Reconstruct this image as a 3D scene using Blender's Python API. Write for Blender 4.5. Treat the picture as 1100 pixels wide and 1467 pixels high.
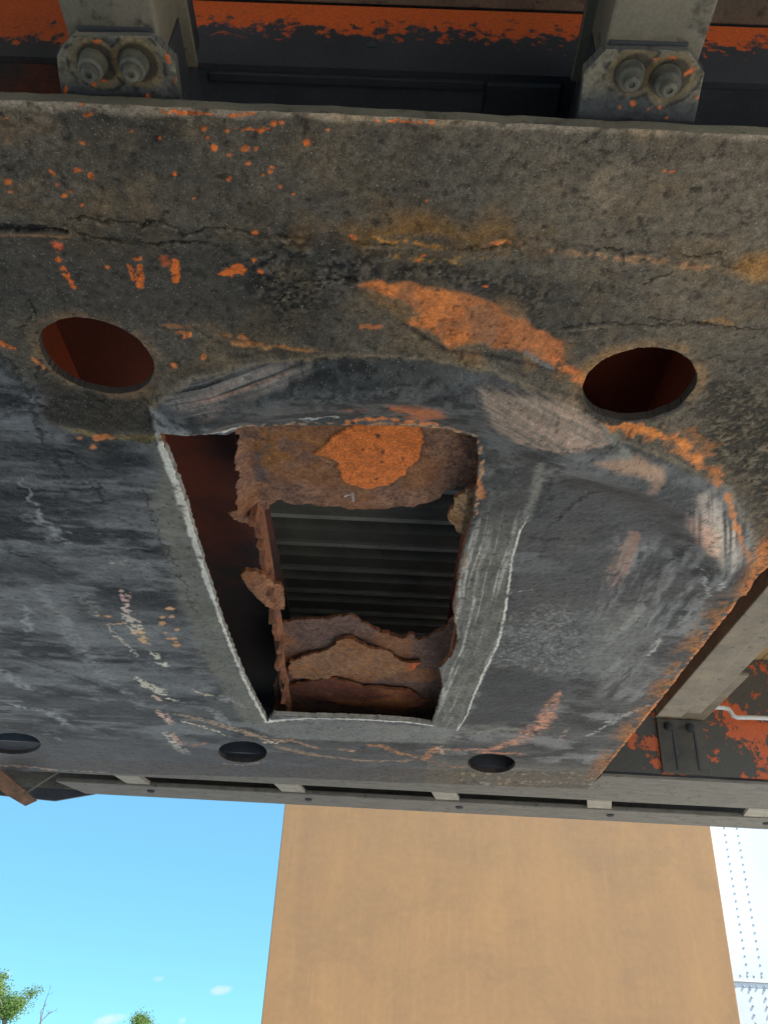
import bpy, bmesh, math, random
import numpy as np
from mathutils import Matrix, Vector
R = math.radians
for o in list(bpy.data.objects):
    bpy.data.objects.remove(o)
sc = bpy.context.scene
col = sc.collection

# ------------------------------------------------------------------ camera
F, PITCH, ROLL, YAW, EYE = 1200.0, R(32.5), R(3.3), R(1.2), np.array([0.0, 0.0, 0.6])

def ray(px, py):
    """direction of the sight line through a point measured on the 1100 x 1467 photograph"""
    u = (np.asarray(px, float) - 550) / F
    v = (np.asarray(py, float) - 733.5) / F
    c, s = math.cos(ROLL), math.sin(ROLL)
    x, y = c * u + s * v, -s * u + c * v
    yf, z = math.cos(PITCH) + math.sin(PITCH) * y, math.sin(PITCH) - math.cos(PITCH) * y
    c, s = math.cos(YAW), math.sin(YAW)
    return np.stack([c * x - s * yf, s * x + c * yf, z], -1)

PZ = 1.2                                   # underside of the coupler plate above the ground
def at_z(px, py, z=PZ):
    d = ray(px, py); t = (z - EYE[2]) / d[..., 2]
    return EYE + d * t[..., None] if d.ndim > 1 else EYE + d * t
def at_y(px, py, Y):
    d = ray(px, py); t = (Y - EYE[1]) / d[..., 1]
    return EYE + d * (t[..., None] if d.ndim > 1 else t)
def pl(pts, z=PZ):
    a = np.array(pts, float)
    return at_z(a[:, 0], a[:, 1], z)[:, :2]
def pxm(y):                                # photograph pixels per metre on the plate at image row y
    return 1.405 * (1498 - y)

fwd = ray(550, 733.5); fwd = fwd / np.linalg.norm(fwd)
rgt = ray(551, 733.5) - ray(549, 733.5); rgt = rgt / np.linalg.norm(rgt)
dwn = np.cross(fwd, rgt)
cam = bpy.data.cameras.new('camera')
cam.sensor_fit = 'VERTICAL'; cam.sensor_height = 24.0; cam.lens = F / 1467 * 24.0
cam.clip_start = 0.02; cam.clip_end = 3000
camo = bpy.data.objects.new('camera', cam); col.objects.link(camo)
up = -dwn
camo.matrix_world = Matrix(((rgt[0], up[0], -fwd[0], EYE[0]), (rgt[1], up[1], -fwd[1], EYE[1]),
                            (rgt[2], up[2], -fwd[2], EYE[2]), (0, 0, 0, 1)))
sc.camera = camo

# ------------------------------------------------------------------ sky, sun, exposure
SUN_EL, SUN_AZ = R(52), R(112)             # azimuth from +Y (the way the camera looks), positive to the right
world = bpy.data.worlds.new('World'); sc.world = world; world.use_nodes = True
wn, wl = world.node_tree.nodes, world.node_tree.links
bg = wn['Background']
sky = wn.new('ShaderNodeTexSky'); sky.sky_type = 'NISHITA'; sky.sun_disc = False
sky.sun_elevation = SUN_EL; sky.sun_rotation = SUN_AZ; sky.altitude = 200
sky.air_density = 0.42; sky.dust_density = 0.0; sky.ozone_density = 2.0
bg.inputs[1].default_value = 0.15
# small fair-weather clouds low over the trees
geo = wn.new('ShaderNodeTexCoord')
prev = None
def wmath(op, a, b=None):
    n = wn.new('ShaderNodeMath'); n.operation = op
    for i, v in enumerate((a, b)):
        if v is None: continue
        if isinstance(v, (int, float)): n.inputs[i].default_value = v
        else: wl.new(v, n.inputs[i])
    return n.outputs[0]
nz = wn.new('ShaderNodeTexNoise'); nz.inputs['Scale'].default_value = 60; nz.inputs['Detail'].default_value = 6
wl.new(geo.outputs['Generated'], nz.inputs['Vector'])
for (cx, cy, w, h, st) in ((315, 1419, 17, 8, .55), (228, 1402, 9, 5, .3), (158, 1461, 30, 9, .6), (262, 1462, 8, 6, .35), (8, 1398, 14, 10, .5),
                           (-260, 1440, 60, 12, .6), (1500, 1430, 70, 14, .6)):
    d0 = ray(cx, cy); d0 /= np.linalg.norm(d0)
    dx = ray(cx + w, cy); dx /= np.linalg.norm(dx); dx = dx - d0
    dy = ray(cx, cy + h); dy /= np.linalg.norm(dy); dy = dy - d0
    sub = wn.new('ShaderNodeVectorMath'); sub.operation = 'SUBTRACT'
    wl.new(geo.outputs['Generated'], sub.inputs[0]); sub.inputs[1].default_value = d0
    q = []
    for a in (dx, dy):
        dt = wn.new('ShaderNodeVectorMath'); dt.operation = 'DOT_PRODUCT'
        wl.new(sub.outputs[0], dt.inputs[0]); dt.inputs[1].default_value = a / (a @ a)
        q.append(wmath('POWER', wmath('ABSOLUTE', dt.outputs['Value']), 2.0))
    r2 = wmath('ADD', q[0], q[1])
    m = wmath('SUBTRACT', 1.0, r2)
    m = wmath('ADD', m, wmath('MULTIPLY', wmath('SUBTRACT', nz.outputs[0], 0.55), 2.6))
    m = wmath('MULTIPLY', wmath('MINIMUM', wmath('MAXIMUM', m, 0.0), 1.0), st)
    prev = m if prev is None else wmath('MAXIMUM', prev, m)
mixc = wn.new('ShaderNodeMix'); mixc.data_type = 'RGBA'
tintn = wn.new('ShaderNodeMix'); tintn.data_type = 'RGBA'; tintn.blend_type = 'MULTIPLY'; tintn.inputs[0].default_value = 1.0
gm = wn.new('ShaderNodeGamma'); gm.inputs[1].default_value = .28; wl.new(sky.outputs[0], gm.inputs[0])   # hazy summer sky: evener than clear air
wl.new(gm.outputs[0], tintn.inputs[6]); tintn.inputs[7].default_value = (.88, 2.0, 2.7, 1)
wl.new(prev, mixc.inputs[0]); wl.new(tintn.outputs[2], mixc.inputs[6])
mixc.inputs[7].default_value = (3.4, 3.7, 4.0, 1)
wl.new(mixc.outputs[2], bg.inputs[0])

sun = bpy.data.lights.new('sun', 'SUN'); sun.energy = 5.0; sun.angle = R(.53); sun.color = (1, .965, .91)
suno = bpy.data.objects.new('sun', sun); col.objects.link(suno)
suno.rotation_euler = Vector((-math.cos(SUN_EL) * math.sin(SUN_AZ), -math.cos(SUN_EL) * math.cos(SUN_AZ), -math.sin(SUN_EL))).to_track_quat('-Z', 'Y').to_euler()
suno.location = (0, 0, 30)
vs = sc.view_settings
vs.view_transform = 'Standard'; vs.look = 'None'; vs.gamma = 1.0; vs.use_curve_mapping = False
vs.exposure = 0.86
sc.cycles.max_bounces = 10; sc.cycles.diffuse_bounces = 6
sc.cycles.use_denoising = True

# ------------------------------------------------------------------ helpers
KU = 0.54          # how much of a surface's albedo reaches the picture under the trailer
def lin(c, k=KU):
    c = np.array(c, float) / 255.0
    l = np.where(c <= .04045, c / 12.92, ((c + .055) / 1.055) ** 2.4)
    l = l / k
    return l * min(1.0, .80 / l.max())

def hash2(ix, iy, seed):
    h = (ix.astype(np.int64) * 374761393 + iy.astype(np.int64) * 668265263 + seed * 974634777) & 0xFFFFFFFF
    h = ((h ^ (h >> 13)) * 1274126177) & 0xFFFFFFFF
    h = h ^ (h >> 16)
    return (h & 0xFFFF).astype(np.float32) / 65535.0
def vnoise(x, y, seed=0):
    ix, iy = np.floor(x), np.floor(y)
    fx, fy = (x - ix).astype(np.float32), (y - iy).astype(np.float32)
    fx = fx * fx * fx * (fx * (fx * 6 - 15) + 10); fy = fy * fy * fy * (fy * (fy * 6 - 15) + 10)
    a, b = hash2(ix, iy, seed), hash2(ix + 1, iy, seed)
    c, d = hash2(ix, iy + 1, seed), hash2(ix + 1, iy + 1, seed)
    return (a + (b - a) * fx) * (1 - fy) + (c + (d - c) * fx) * fy
def fbm(x, y, oct=4, seed=0, gain=.5):
    s, a, t = 0, 1.0, 0
    for k in range(oct):
        s = s + a * vnoise(x * 2.03 ** k + 17.3 * k, y * 2.03 ** k - 9.1 * k, seed + 31 * k); t += a; a *= gain
    return s / t
def sstep(a, b, x):
    t = np.clip((x - a) / (b - a), 0, 1); return t * t * (3 - 2 * t)

def seg_dist(V, A, B):
    """distance, nearest point and parameter from points V to the nearest of segments AB"""
    best = np.full(len(V), 1e9); near = np.zeros_like(V); par = np.zeros(len(V))
    for i in range(len(A)):
        ab = B[i] - A[i]; t = np.clip(((V - A[i]) @ ab) / max(ab @ ab, 1e-12), 0, 1)
        q = A[i] + t[:, None] * ab; d = np.hypot(*(V - q).T)
        k = d < best
        best[k] = d[k]; near[k] = q[k]; par[k] = i + t[k]
    return best, near, par
def inside(V, P):
    r = np.zeros(len(V), bool); x, y = V[:, 0], V[:, 1]
    for i in range(len(P)):
        (x1, y1), (x2, y2) = P[i - 1], P[i]
        if y1 == y2: continue
        c = ((y1 > y) != (y2 > y)) & (x < (x2 - x1) * (y - y1) / (y2 - y1) + x1)
        r ^= c
    return r
def sdf(V, P):
    d, n, _ = seg_dist(V, np.roll(P, 1, 0), P)
    d[inside(V, P)] *= -1
    return d, n
def ragged(P, step, amp, seed=0, freq=None, oct=3):
    """subdivide a polygon and wobble it along its normals"""
    out = []; L = 0
    n = len(P)
    for i in range(n):
        a, b = P[i], P[(i + 1) % n]; l = np.hypot(*(b - a)); k = max(1, int(l / step))
        nrm = np.array([-(b - a)[1], (b - a)[0]]) / max(l, 1e-9)
        for j in range(k):
            q = a + (b - a) * j / k
            f = freq or 1 / (step * 3)
            w = fbm(np.array([q[0] * f]), np.array([q[1] * f]), oct, seed, .7)[0] - .5
            out.append(q + nrm * w * 2 * amp)
    return np.array(out)
def ell(cx, cy, a, b, ang, n=44):
    t = np.linspace(0, 2 * math.pi, n, endpoint=False); c, s = math.cos(ang), math.sin(ang)
    return np.stack([cx + a * np.cos(t) * c - b * np.sin(t) * s, cy + a * np.cos(t) * s + b * np.sin(t) * c], 1)

class Sheet:
    """a plate cut from a fine grid: outline, holes, relief, wear colours; all in metres on the plate"""
    def __init__(s, xs, ys, outer, holes=()):
        X, Y = np.meshgrid(xs, ys); s.V = np.stack([X.ravel(), Y.ravel()], 1)
        nx, ny = len(xs), len(ys)
        i = np.arange(nx * ny).reshape(ny, nx)
        s.Q = np.stack([i[:-1, :-1].ravel(), i[:-1, 1:].ravel(), i[1:, 1:].ravel(), i[1:, :-1].ravel()], 1)
        cell = np.minimum.outer(np.maximum(np.gradient(ys), 1e-4), np.maximum(np.gradient(xs), 1e-4))
        bad = np.zeros((ny, nx), bool); zero = np.zeros((ny, nx), bool)
        VX, VY = s.V[:, 0].reshape(ny, nx), s.V[:, 1].reshape(ny, nx)
        s.rims = []
        for k, P in enumerate([outer] + list(holes)):
            d = np.full((ny, nx), .06); qx = np.zeros((ny, nx)); qy = np.zeros((ny, nx))
            for (A_, B_) in zip(np.roll(P, 1, 0), P):
                i0, i1 = np.searchsorted(xs, [min(A_[0], B_[0]) - .06, max(A_[0], B_[0]) + .06])
                j0, j1 = np.searchsorted(ys, [min(A_[1], B_[1]) - .06, max(A_[1], B_[1]) + .06])
                if i0 >= i1 or j0 >= j1: continue
                gx, gy = xs[None, i0:i1], ys[j0:j1, None]; ab = B_ - A_
                t = np.clip(((gx - A_[0]) * ab[0] + (gy - A_[1]) * ab[1]) / max(ab @ ab, 1e-12), 0, 1)
                ux, uy = A_[0] + t * ab[0], A_[1] + t * ab[1]; dd = np.hypot(gx - ux, gy - uy)
                w = dd < d[j0:j1, i0:i1]
                d[j0:j1, i0:i1][w] = dd[w]; qx[j0:j1, i0:i1][w] = ux[w]; qy[j0:j1, i0:i1][w] = uy[w]
            ins = np.zeros((ny, nx), bool)
            y1, y2 = np.roll(P, 1, 0)[:, 1], P[:, 1]; x1, x2 = np.roll(P, 1, 0)[:, 0], P[:, 0]
            for j, yy in enumerate(ys):
                c = (y1 > yy) != (y2 > yy)
                if not c.any(): continue
                cr = np.sort((x2[c] - x1[c]) * (yy - y1[c]) / (y2[c] - y1[c]) + x1[c])
                ins[j] = np.searchsorted(cr, xs) % 2 == 1
            out = ~ins if k == 0 else ins
            d = np.where(out, -d, d)
            sn = np.abs(d) < cell * .62
            VX[sn] = qx[sn]; VY[sn] = qy[sn]; d[sn] = 0
            bad |= d < -1e-9; zero |= sn
            s.rims.append(d.ravel())
        s.V = np.stack([VX.ravel(), VY.ravel()], 1); bad = bad.ravel(); zero = zero.ravel()
        s.od = s.rims[0]
        keep = ~(bad[s.Q].any(1))
        chk = np.where(keep & zero[s.Q].all(1))[0]; C = s.V[s.Q[chk]].mean(1)
        for k, P in enumerate([outer] + list(holes)):
            ins = inside(C, P); kill = ~ins if k == 0 else ins
            keep[chk[kill]] = False
        s.Q = s.Q[keep]
        N = len(s.V)
        s.c = np.tile(lin((70, 68, 64)), (N, 1)); s.r = np.full(N, .72); s.h = np.zeros(N)
        s.x, s.y = s.V[:, 0].copy(), s.V[:, 1].copy()
    def tint(s, m, rgb, a=1.0, rough=None, k=KU):
        i = np.nonzero(m > .002)[0]
        if not len(i): return
        q = np.clip(m[i] * a, 0, 1)[:, None]
        s.c[i] = s.c[i] * (1 - q) + lin(rgb, k) * q
        if rough is not None: s.r[i] = s.r[i] * (1 - q[:, 0]) + rough * q[:, 0]
    def area(s, P, soft=.004, rag=.004, fr=90, seed=1, grow=0):
        m = np.zeros(len(s.V)); pad = soft + rag * 2 + .01 + grow
        sel = np.where(((s.V > P.min(0) - pad) & (s.V < P.max(0) + pad)).all(1))[0]
        if not len(sel): return m
        x, y = s.x[sel], s.y[sel]
        w = np.stack([x + rag * 2 * (fbm(x * fr, y * fr, 3, seed) - .5), y + rag * 2 * (fbm(x * fr, y * fr, 3, seed + 5) - .5)], 1)
        d, _ = sdf(w, P); m[sel] = sstep(soft, -soft, d - grow)
        return m
    def stroke(s, P, w, soft=.5, rag=.003, fr=90, seed=2):
        """brush along a polyline; w = full widths in metres at its points"""
        m = np.zeros(len(s.V)); w = np.broadcast_to(np.asarray(w, float), (len(P),)); pad = w.max() + rag * 2 + .01
        sel = np.where(((s.V > P.min(0) - pad) & (s.V < P.max(0) + pad)).all(1))[0]
        if not len(sel): return m
        x, y = s.x[sel], s.y[sel]
        q = np.stack([x + rag * 2 * (fbm(x * fr, y * fr, 3, seed) - .5), y + rag * 2 * (fbm(x * fr, y * fr, 3, seed + 5) - .5)], 1)
        d, _, t = seg_dist(q, P[:-1], P[1:])
        hw = np.interp(t, np.arange(len(P)), w) / 2
        m[sel] = sstep(1, 1 - soft, d / hw)
        return m
    def build(s, name, mat, parent, z, thick, rimmat=None, zfun=None, smooth=True):
        used = np.unique(s.Q); remap = -np.ones(len(s.V), int); remap[used] = np.arange(len(used))
        Q = remap[s.Q]; V = s.V[used]; n = len(V)
        zz = (z + (zfun(V) if zfun else 0)) - s.h[used]
        co = np.c_[V, zz]
        # quads seen from below: reverse the winding so that the normal points down
        Q = Q[:, ::-1]
        e = np.concatenate([Q[:, [0, 1]], Q[:, [1, 2]], Q[:, [2, 3]], Q[:, [3, 0]]])
        key = np.sort(e, 1); code = key[:, 0].astype(np.int64) * n + key[:, 1]
        u, inv, cnt = np.unique(code, return_inverse=True, return_counts=True)
        be = e[cnt[inv] == 1]
        bv = np.unique(be); up = -np.ones(n, int); up[bv] = n + np.arange(len(bv))
        top = co[bv].copy(); top[:, 2] = z + (zfun(V[bv]) if zfun else 0) + thick
        W = np.stack([be[:, 1], be[:, 0], up[be[:, 0]], up[be[:, 1]]], 1)
        co = np.r_[co, top]; faces = np.r_[Q, W]
        cc = np.r_[s.c[used], s.c[used][bv]]; rr = np.r_[s.r[used], s.r[used][bv]]
        me = bpy.data.meshes.new(name)
        me.vertices.add(len(co)); me.vertices.foreach_set('co', co.ravel().astype(np.float32))
        me.loops.add(faces.size); me.loops.foreach_set('vertex_index', faces.ravel().astype(np.int32))
        me.polygons.add(len(faces)); me.polygons.foreach_set('loop_start', (np.arange(len(faces)) * 4).astype(np.int32))
        sm = np.ones(len(faces), bool); sm[len(Q):] = False
        me.update(calc_edges=True)
        me.polygons.foreach_set('use_smooth', sm)
        if rimmat:
            mi = np.zeros(len(faces), np.int32); mi[len(Q):] = 1
        at = me.color_attributes.new('wear', 'FLOAT_COLOR', 'POINT')
        at.data.foreach_set('color', np.c_[cc, rr].ravel().astype(np.float32))
        me.materials.append(mat)
        if rimmat: me.materials.append(rimmat); me.polygons.foreach_set('material_index', mi)
        me.validate(); me.update()
        o = bpy.data.objects.new(name, me); col.objects.link(o); o.parent = parent
        return o

# ------------------------------------------------------------------ materials
MAT = {}
def newmat(name):
    m = bpy.data.materials.new(name); m.use_nodes = True
    return m, m.node_tree.nodes, m.node_tree.links, m.node_tree.nodes['Principled BSDF']
def noise_node(n, l, scale, detail=5, rough=.55, vec=None, stretch=None):
    t = n.new('ShaderNodeTexNoise'); t.inputs['Scale'].default_value = scale
    t.inputs['Detail'].default_value = detail; t.inputs['Roughness'].default_value = rough
    c = n.new('ShaderNodeTexCoord'); v = vec or c.outputs['Object']
    if stretch:
        mp = n.new('ShaderNodeMapping'); mp.inputs['Scale'].default_value = stretch
        l.new(v, mp.inputs[0]); v = mp.outputs[0]
    l.new(v, t.inputs['Vector']); return t.outputs[0]
def ramp(n, l, fac, stops):
    r = n.new('ShaderNodeValToRGB'); e = r.color_ramp.elements
    while len(e) < len(stops): e.new(.5)
    for q, (p, c) in zip(e, stops):
        q.position = p; q.color = (*c, 1) if len(c) == 3 else c
    l.new(fac, r.inputs[0]); return r.outputs[0]
def mix(n, l, f, a, b, mode='MIX'):
    m = n.new('ShaderNodeMix'); m.data_type = 'RGBA'; m.blend_type = mode
    for i, v in ((0, f), (6, a), (7, b)):
        if hasattr(v, 'links'): l.new(v, m.inputs[i])
        elif i == 0: m.inputs[0].default_value = v
        else: m.inputs[i].default_value = (*v, 1)
    return m.outputs[2]
def bump(n, l, b, h, strength, dist=.002):
    bp = n.new('ShaderNodeBump'); bp.inputs['Strength'].default_value = strength; bp.inputs['Distance'].default_value = dist
    l.new(h, bp.inputs['Height']); l.new(bp.outputs[0], b.inputs['Normal'])
G = lambda v: (v, v, v)

def wear_mat(name, grain=420, gspread=.35, bstr=.5, speck=.0):
    """steel whose wear, paint and rust come from the mesh; grain, pits and dust specks from noise"""
    m, n, l, b = newmat(name)
    a = n.new('ShaderNodeAttribute'); a.attribute_name = 'wear'
    g1 = noise_node(n, l, grain, 4, .7); g2 = noise_node(n, l, grain * .22, 5, .6)
    k = mix(n, l, .5, ramp(n, l, g1, [(.28, G(1 - gspread)), (.72, G(1 + gspread))]), ramp(n, l, g2, [(.3, G(1 - gspread * .7)), (.7, G(1 + gspread * .7))]), 'MULTIPLY')
    amt = ramp(n, l, a.outputs['Alpha'], [(.30, G(.22)), (.66, G(1))])
    m1 = mix(n, l, amt, a.outputs['Color'], ramp(n, l, g1, [(.28, G(1 - gspread)), (.72, G(1 + gspread))]), 'MULTIPLY')
    m2 = mix(n, l, amt, m1, ramp(n, l, g2, [(.3, G(1 - gspread * .6)), (.7, G(1 + gspread * .6))]), 'MULTIPLY')
    if speck:
        g3 = noise_node(n, l, 560, 1, .4)
        m2 = mix(n, l, ramp(n, l, g3, [(.70, G(0)), (.755, G(speck))]), m2, (.42, .40, .36))
    l.new(m2, b.inputs['Base Color'])
    l.new(a.outputs['Alpha'], b.inputs['Roughness'])
    bump(n, l, b, mix(n, l, amt, G(.5), mix(n, l, .5, g1, g2)), bstr, .0015)
    b.inputs['Specular IOR Level'].default_value = .28
    return m
def steel(name, c1, c2, scale=14, rough=.7, dirt=None, bstr=.3, k=KU, stretch=None):
    m, n, l, b = newmat(name)
    c1, c2 = lin(c1, k), lin(c2, k)
    a = noise_node(n, l, scale, 6, .62, stretch=stretch); f = noise_node(n, l, 330, 4, .65)
    c = mix(n, l, ramp(n, l, a, [(.32, G(0)), (.68, G(1))]), tuple(c1), tuple(c2))
    c = mix(n, l, 1.0, c, ramp(n, l, f, [(.3, G(.82)), (.7, G(1.14))]), 'MULTIPLY')
    if dirt is not None:
        d = noise_node(n, l, scale * 3.1, 6, .7)
        c = mix(n, l, ramp(n, l, d, [(.56, G(0)), (.66, G(1))]), c, tuple(lin(dirt, k)))
    l.new(c, b.inputs['Base Color']); b.inputs['Roughness'].default_value = rough
    bump(n, l, b, mix(n, l, .5, a, f), bstr, .002)
    return m
def peel(name, paint, under, scale, thr, soft=.03, grad=None, k=KU, rough=.6, k2=None):
    """paint peeling off dark steel; grad = (axis, from, to) lets the paint survive towards one end"""
    m, n, l, b = newmat(name)
    a = noise_node(n, l, scale, 9, .62)
    if grad:
        ax, v0, v1 = grad
        c = n.new('ShaderNodeTexCoord'); sp = n.new('ShaderNodeSeparateXYZ'); l.new(c.outputs['Object'], sp.inputs[0])
        mr = n.new('ShaderNodeMapRange'); mr.inputs[1].default_value = v0; mr.inputs[2].default_value = v1
        mr.inputs[3].default_value = -.32; mr.inputs[4].default_value = .32; l.new(sp.outputs[ax], mr.inputs[0])
        ad = n.new('ShaderNodeMath'); ad.operation = 'ADD'; l.new(a, ad.inputs[0]); l.new(mr.outputs[0], ad.inputs[1]); a = ad.outputs[0]
    f = noise_node(n, l, 300, 4, .65); g = noise_node(n, l, 9, 4, .6)
    pc = mix(n, l, ramp(n, l, g, [(.3, G(0)), (.7, G(1))]), tuple(lin(paint, k)), tuple(lin(np.array(paint) * .82, k)))
    uc = mix(n, l, ramp(n, l, g, [(.3, G(0)), (.7, G(1))]), tuple(lin(under, k2 or k)), tuple(lin(np.array(under) * 1.3, k2 or k)))
    msk = ramp(n, l, a, [(thr - soft, G(0)), (thr + soft, G(1))])
    c = mix(n, l, msk, uc, pc)
    c = mix(n, l, 1.0, c, ramp(n, l, f, [(.3, G(.75)), (.7, G(1.2))]), 'MULTIPLY')
    l.new(c, b.inputs['Base Color']); b.inputs['Roughness'].default_value = rough
    bump(n, l, b, msk, .5, .0012)
    return m
MAT['plate'] = wear_mat('greasy_plate_steel', 520, .5, .8, .8)
MAT['rust_sheet'] = wear_mat('scaled_rust_steel', 330, .5, .9, .0)
MAT['rim'] = steel('torch_cut_edge', (150, 148, 140), (95, 88, 78), 60, .55)
MAT['rust_rim'] = steel('rusted_edge', (120, 72, 42), (70, 48, 36), 60, .85)
MAT['hole_rim'] = steel('dark_hole_rim', (58, 50, 44), (40, 36, 33), 60, .8)
MAT['flange'] = steel('grey_frame_steel', (104, 96, 80), (76, 71, 60), 12, .65, (58, 52, 44))
MAT['bracket'] = steel('bracket_steel', (100, 93, 78), (58, 60, 62), 11, .55, (44, 45, 46))
MAT['bolt'] = steel('bolt_steel', (84, 80, 66), (52, 51, 46), 60, .5)
MAT['dark'] = steel('black_grimy_steel', (64, 67, 72), (44, 46, 50), 9, .55)
MAT['darkgrey'] = steel('dark_grey_steel', (52, 53, 55), (38, 39, 42), 20, .7)
MAT['web'] = peel('orange_paint_over_black', (206, 92, 40), (42, 43, 46), 85, .52, .05, ('Z', 1.352, 1.448))
MAT['redweb'] = peel('red_brown_paint', (122, 62, 40), (56, 50, 46), 20, .47, .1)
MAT['oxide'] = peel('red_oxide_primer', (78, 36, 24), (44, 28, 22), 9, .5, .16, rough=.7, k=.30)
MAT['oxide_fade'] = peel('primer_darker_forward', (78, 36, 24), (24, 20, 20), 10, .5, .2, ('Y', 1.75, .75), rough=.75, k=.34)  # primer colour gets darker towards the front
MAT['oxide_warm'] = peel('warm_red_primer', (104, 46, 26), (66, 34, 24), 9, .48, .16, rough=.7, k=.24)
MAT['oxide_lit_wall'] = peel('lit_red_oxide_wall', (118, 48, 22), (70, 36, 24), 9, .45, .16, rough=.6, k=.30)  # lighter copy of the primer: light on the webs put into the colour
MAT['deck'] = steel('galvanised_deck', (120, 120, 112), (96, 97, 93), 12, .3, None, .15, k=.62)
MAT['deck_highlight'] = steel('highlit_deck_ribs', (190, 190, 182), (150, 150, 144), 12, .25, None, .15, k=.62)  # paler steel paints the light caught along the rib edges
MAT['rail'] = steel('front_rail_steel', (104, 98, 88), (82, 77, 70), 16, .65, (66, 62, 56), stretch=(1, 4, 4))
MAT['spacer'] = steel('pale_spacer_steel', (146, 137, 120), (112, 106, 94), 30, .6)
MAT['bulk'] = peel('orange_bulkhead_paint', (196, 84, 40), (72, 70, 66), 13, .5, .012)
MAT['brace'] = steel('brace_steel', (120, 108, 90), (94, 86, 74), 15, .65, (80, 73, 62))
MAT['gusset'] = steel('grimy_gusset', (78, 74, 66), (56, 54, 50), 14, .65, (46, 44, 42))
MAT['hose'] = steel('white_tube', (240, 240, 236), (225, 225, 222), 30, .35, k=.75)
MAT['copper'] = steel('scraped_rusty_strip', (176, 128, 100), (120, 96, 82), 40, .6)

def obj(name, bm, mat, parent=None, smooth=False):
    me = bpy.data.meshes.new(name)
    bmesh.ops.recalc_face_normals(bm, faces=bm.faces[:])
    bm.to_mesh(me); bm.free()
    if smooth:
        for p in me.polygons: p.use_smooth = True
    if isinstance(mat, str): mat = MAT[mat]
    me.materials.append(mat)
    o = bpy.data.objects.new(name, me); col.objects.link(o); o.parent = parent
    return o
def box(bm, x0, x1, y0, y1, z0, z1, bev=0):
    vs_ = [bm.verts.new((x, y, z)) for z in (z0, z1) for (x, y) in ((x0, y0), (x1, y0), (x1, y1), (x0, y1))]
    fs = [bm.faces.new([vs_[i] for i in f]) for f in ((0, 3, 2, 1), (4, 5, 6, 7), (0, 1, 5, 4), (1, 2, 6, 5), (2, 3, 7, 6), (3, 0, 4, 7))]
    if bev:
        es = list({e for f in fs for e in f.edges})
        bmesh.ops.bevel(bm, geom=es, offset=bev, segments=2, affect='EDGES', profile=.6)
    return bm
def prism(bm, poly, z0, z1, bev=0):
    """vertical prism on a plan polygon"""
    a = [bm.verts.new((p[0], p[1], z0)) for p in poly]; b = [bm.verts.new((p[0], p[1], z1)) for p in poly]
    fs = [bm.faces.new(a[::-1]), bm.faces.new(b)]
    n = len(poly)
    for i in range(n): fs.append(bm.faces.new((a[i], a[(i + 1) % n], b[(i + 1) % n], b[i])))
    if bev:
        es = list({e for f in fs for e in f.edges})
        bmesh.ops.bevel(bm, geom=es, offset=bev, segments=2, affect='EDGES', profile=.6)
    return bm
def profile_x(bm, prof, x0, x1):
    """extrude a (y, z) outline along X"""
    a = [bm.verts.new((x0, p[0], p[1])) for p in prof]; b = [bm.verts.new((x1, p[0], p[1])) for p in prof]
    bm.faces.new(a); bm.faces.new(b[::-1]); n = len(prof)
    for i in range(n): bm.faces.new((a[i], b[i], b[(i + 1) % n], a[(i + 1) % n]))
    return bm
def lathe(bm, c, axis, prof, seg=20):
    axis = Vector(axis).normalized(); u = axis.orthogonal().normalized(); v = axis.cross(u); c = Vector(c)
    rings = []
    for (r, h) in prof:
        rings.append([bm.verts.new(c + axis * h + (u * math.cos(2 * math.pi * k / seg) + v * math.sin(2 * math.pi * k / seg)) * r) for k in range(seg)])
    for a, b in zip(rings[:-1], rings[1:]):
        for k in range(seg): bm.faces.new((a[k], a[(k + 1) % seg], b[(k + 1) % seg], b[k]))
    bm.faces.new(rings[0][::-1]); bm.faces.new(rings[-1])
    return bm
def tube(bm, pts, r, seg=8):
    pts = [Vector(p) for p in pts]; rings = []
    for i, p in enumerate(pts):
        t = (pts[min(i + 1, len(pts) - 1)] - pts[max(i - 1, 0)]).normalized()
        u = t.cross(Vector((0, 1, .01))).normalized(); v = t.cross(u)
        rings.append([bm.verts.new(p + (u * math.cos(2 * math.pi * k / seg) + v * math.sin(2 * math.pi * k / seg)) * r) for k in range(seg)])
    for a, b in zip(rings[:-1], rings[1:]):
        for k in range(seg): bm.faces.new((a[k], a[(k + 1) % seg], b[(k + 1) % seg], b[k]))
    bm.faces.new(rings[0][::-1]); bm.faces.new(rings[-1])
    return bm
def B(): return bmesh.new()
def empty(name, loc, label, cat, group=None):
    o = bpy.data.objects.new(name, None); col.objects.link(o); o.location = loc; o.empty_display_size = .3
    o['label'] = label; o['category'] = cat
    if group: o['group'] = group
    return o

# ------------------------------------------------------------------ ground
m, n, l, b = newmat('pale_gravel')
a = noise_node(n, l, 1.3, 8, .6); f = noise_node(n, l, 60, 5, .7)
c = mix(n, l, ramp(n, l, a, [(.3, G(0)), (.7, G(1))]), (.49, .475, .445), (.40, .385, .36))
c = mix(n, l, 1.0, c, ramp(n, l, f, [(.25, G(.7)), (.75, G(1.2))]), 'MULTIPLY')
l.new(c, b.inputs['Base Color']); b.inputs['Roughness'].default_value = .95
bump(n, l, b, f, .6, .02)
bm = B()
gv = [[bm.verts.new((x, y, 0)) for x in (-900, -40, 0, 40, 900)] for y in (-900, -40, 0, 40, 900)]
for i in range(4):
    for j in range(4): bm.faces.new((gv[i][j], gv[i][j + 1], gv[i + 1][j + 1], gv[i + 1][j]))
g = obj('ground', bm, m); g['kind'] = 'structure'

# ------------------------------------------------------------------ the trailer overhead
tr = empty('trailer', (0, 0, 0), 'grimy trailer underframe overhead with a torn rusty hole in its coupler plate', 'trailer')

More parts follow.
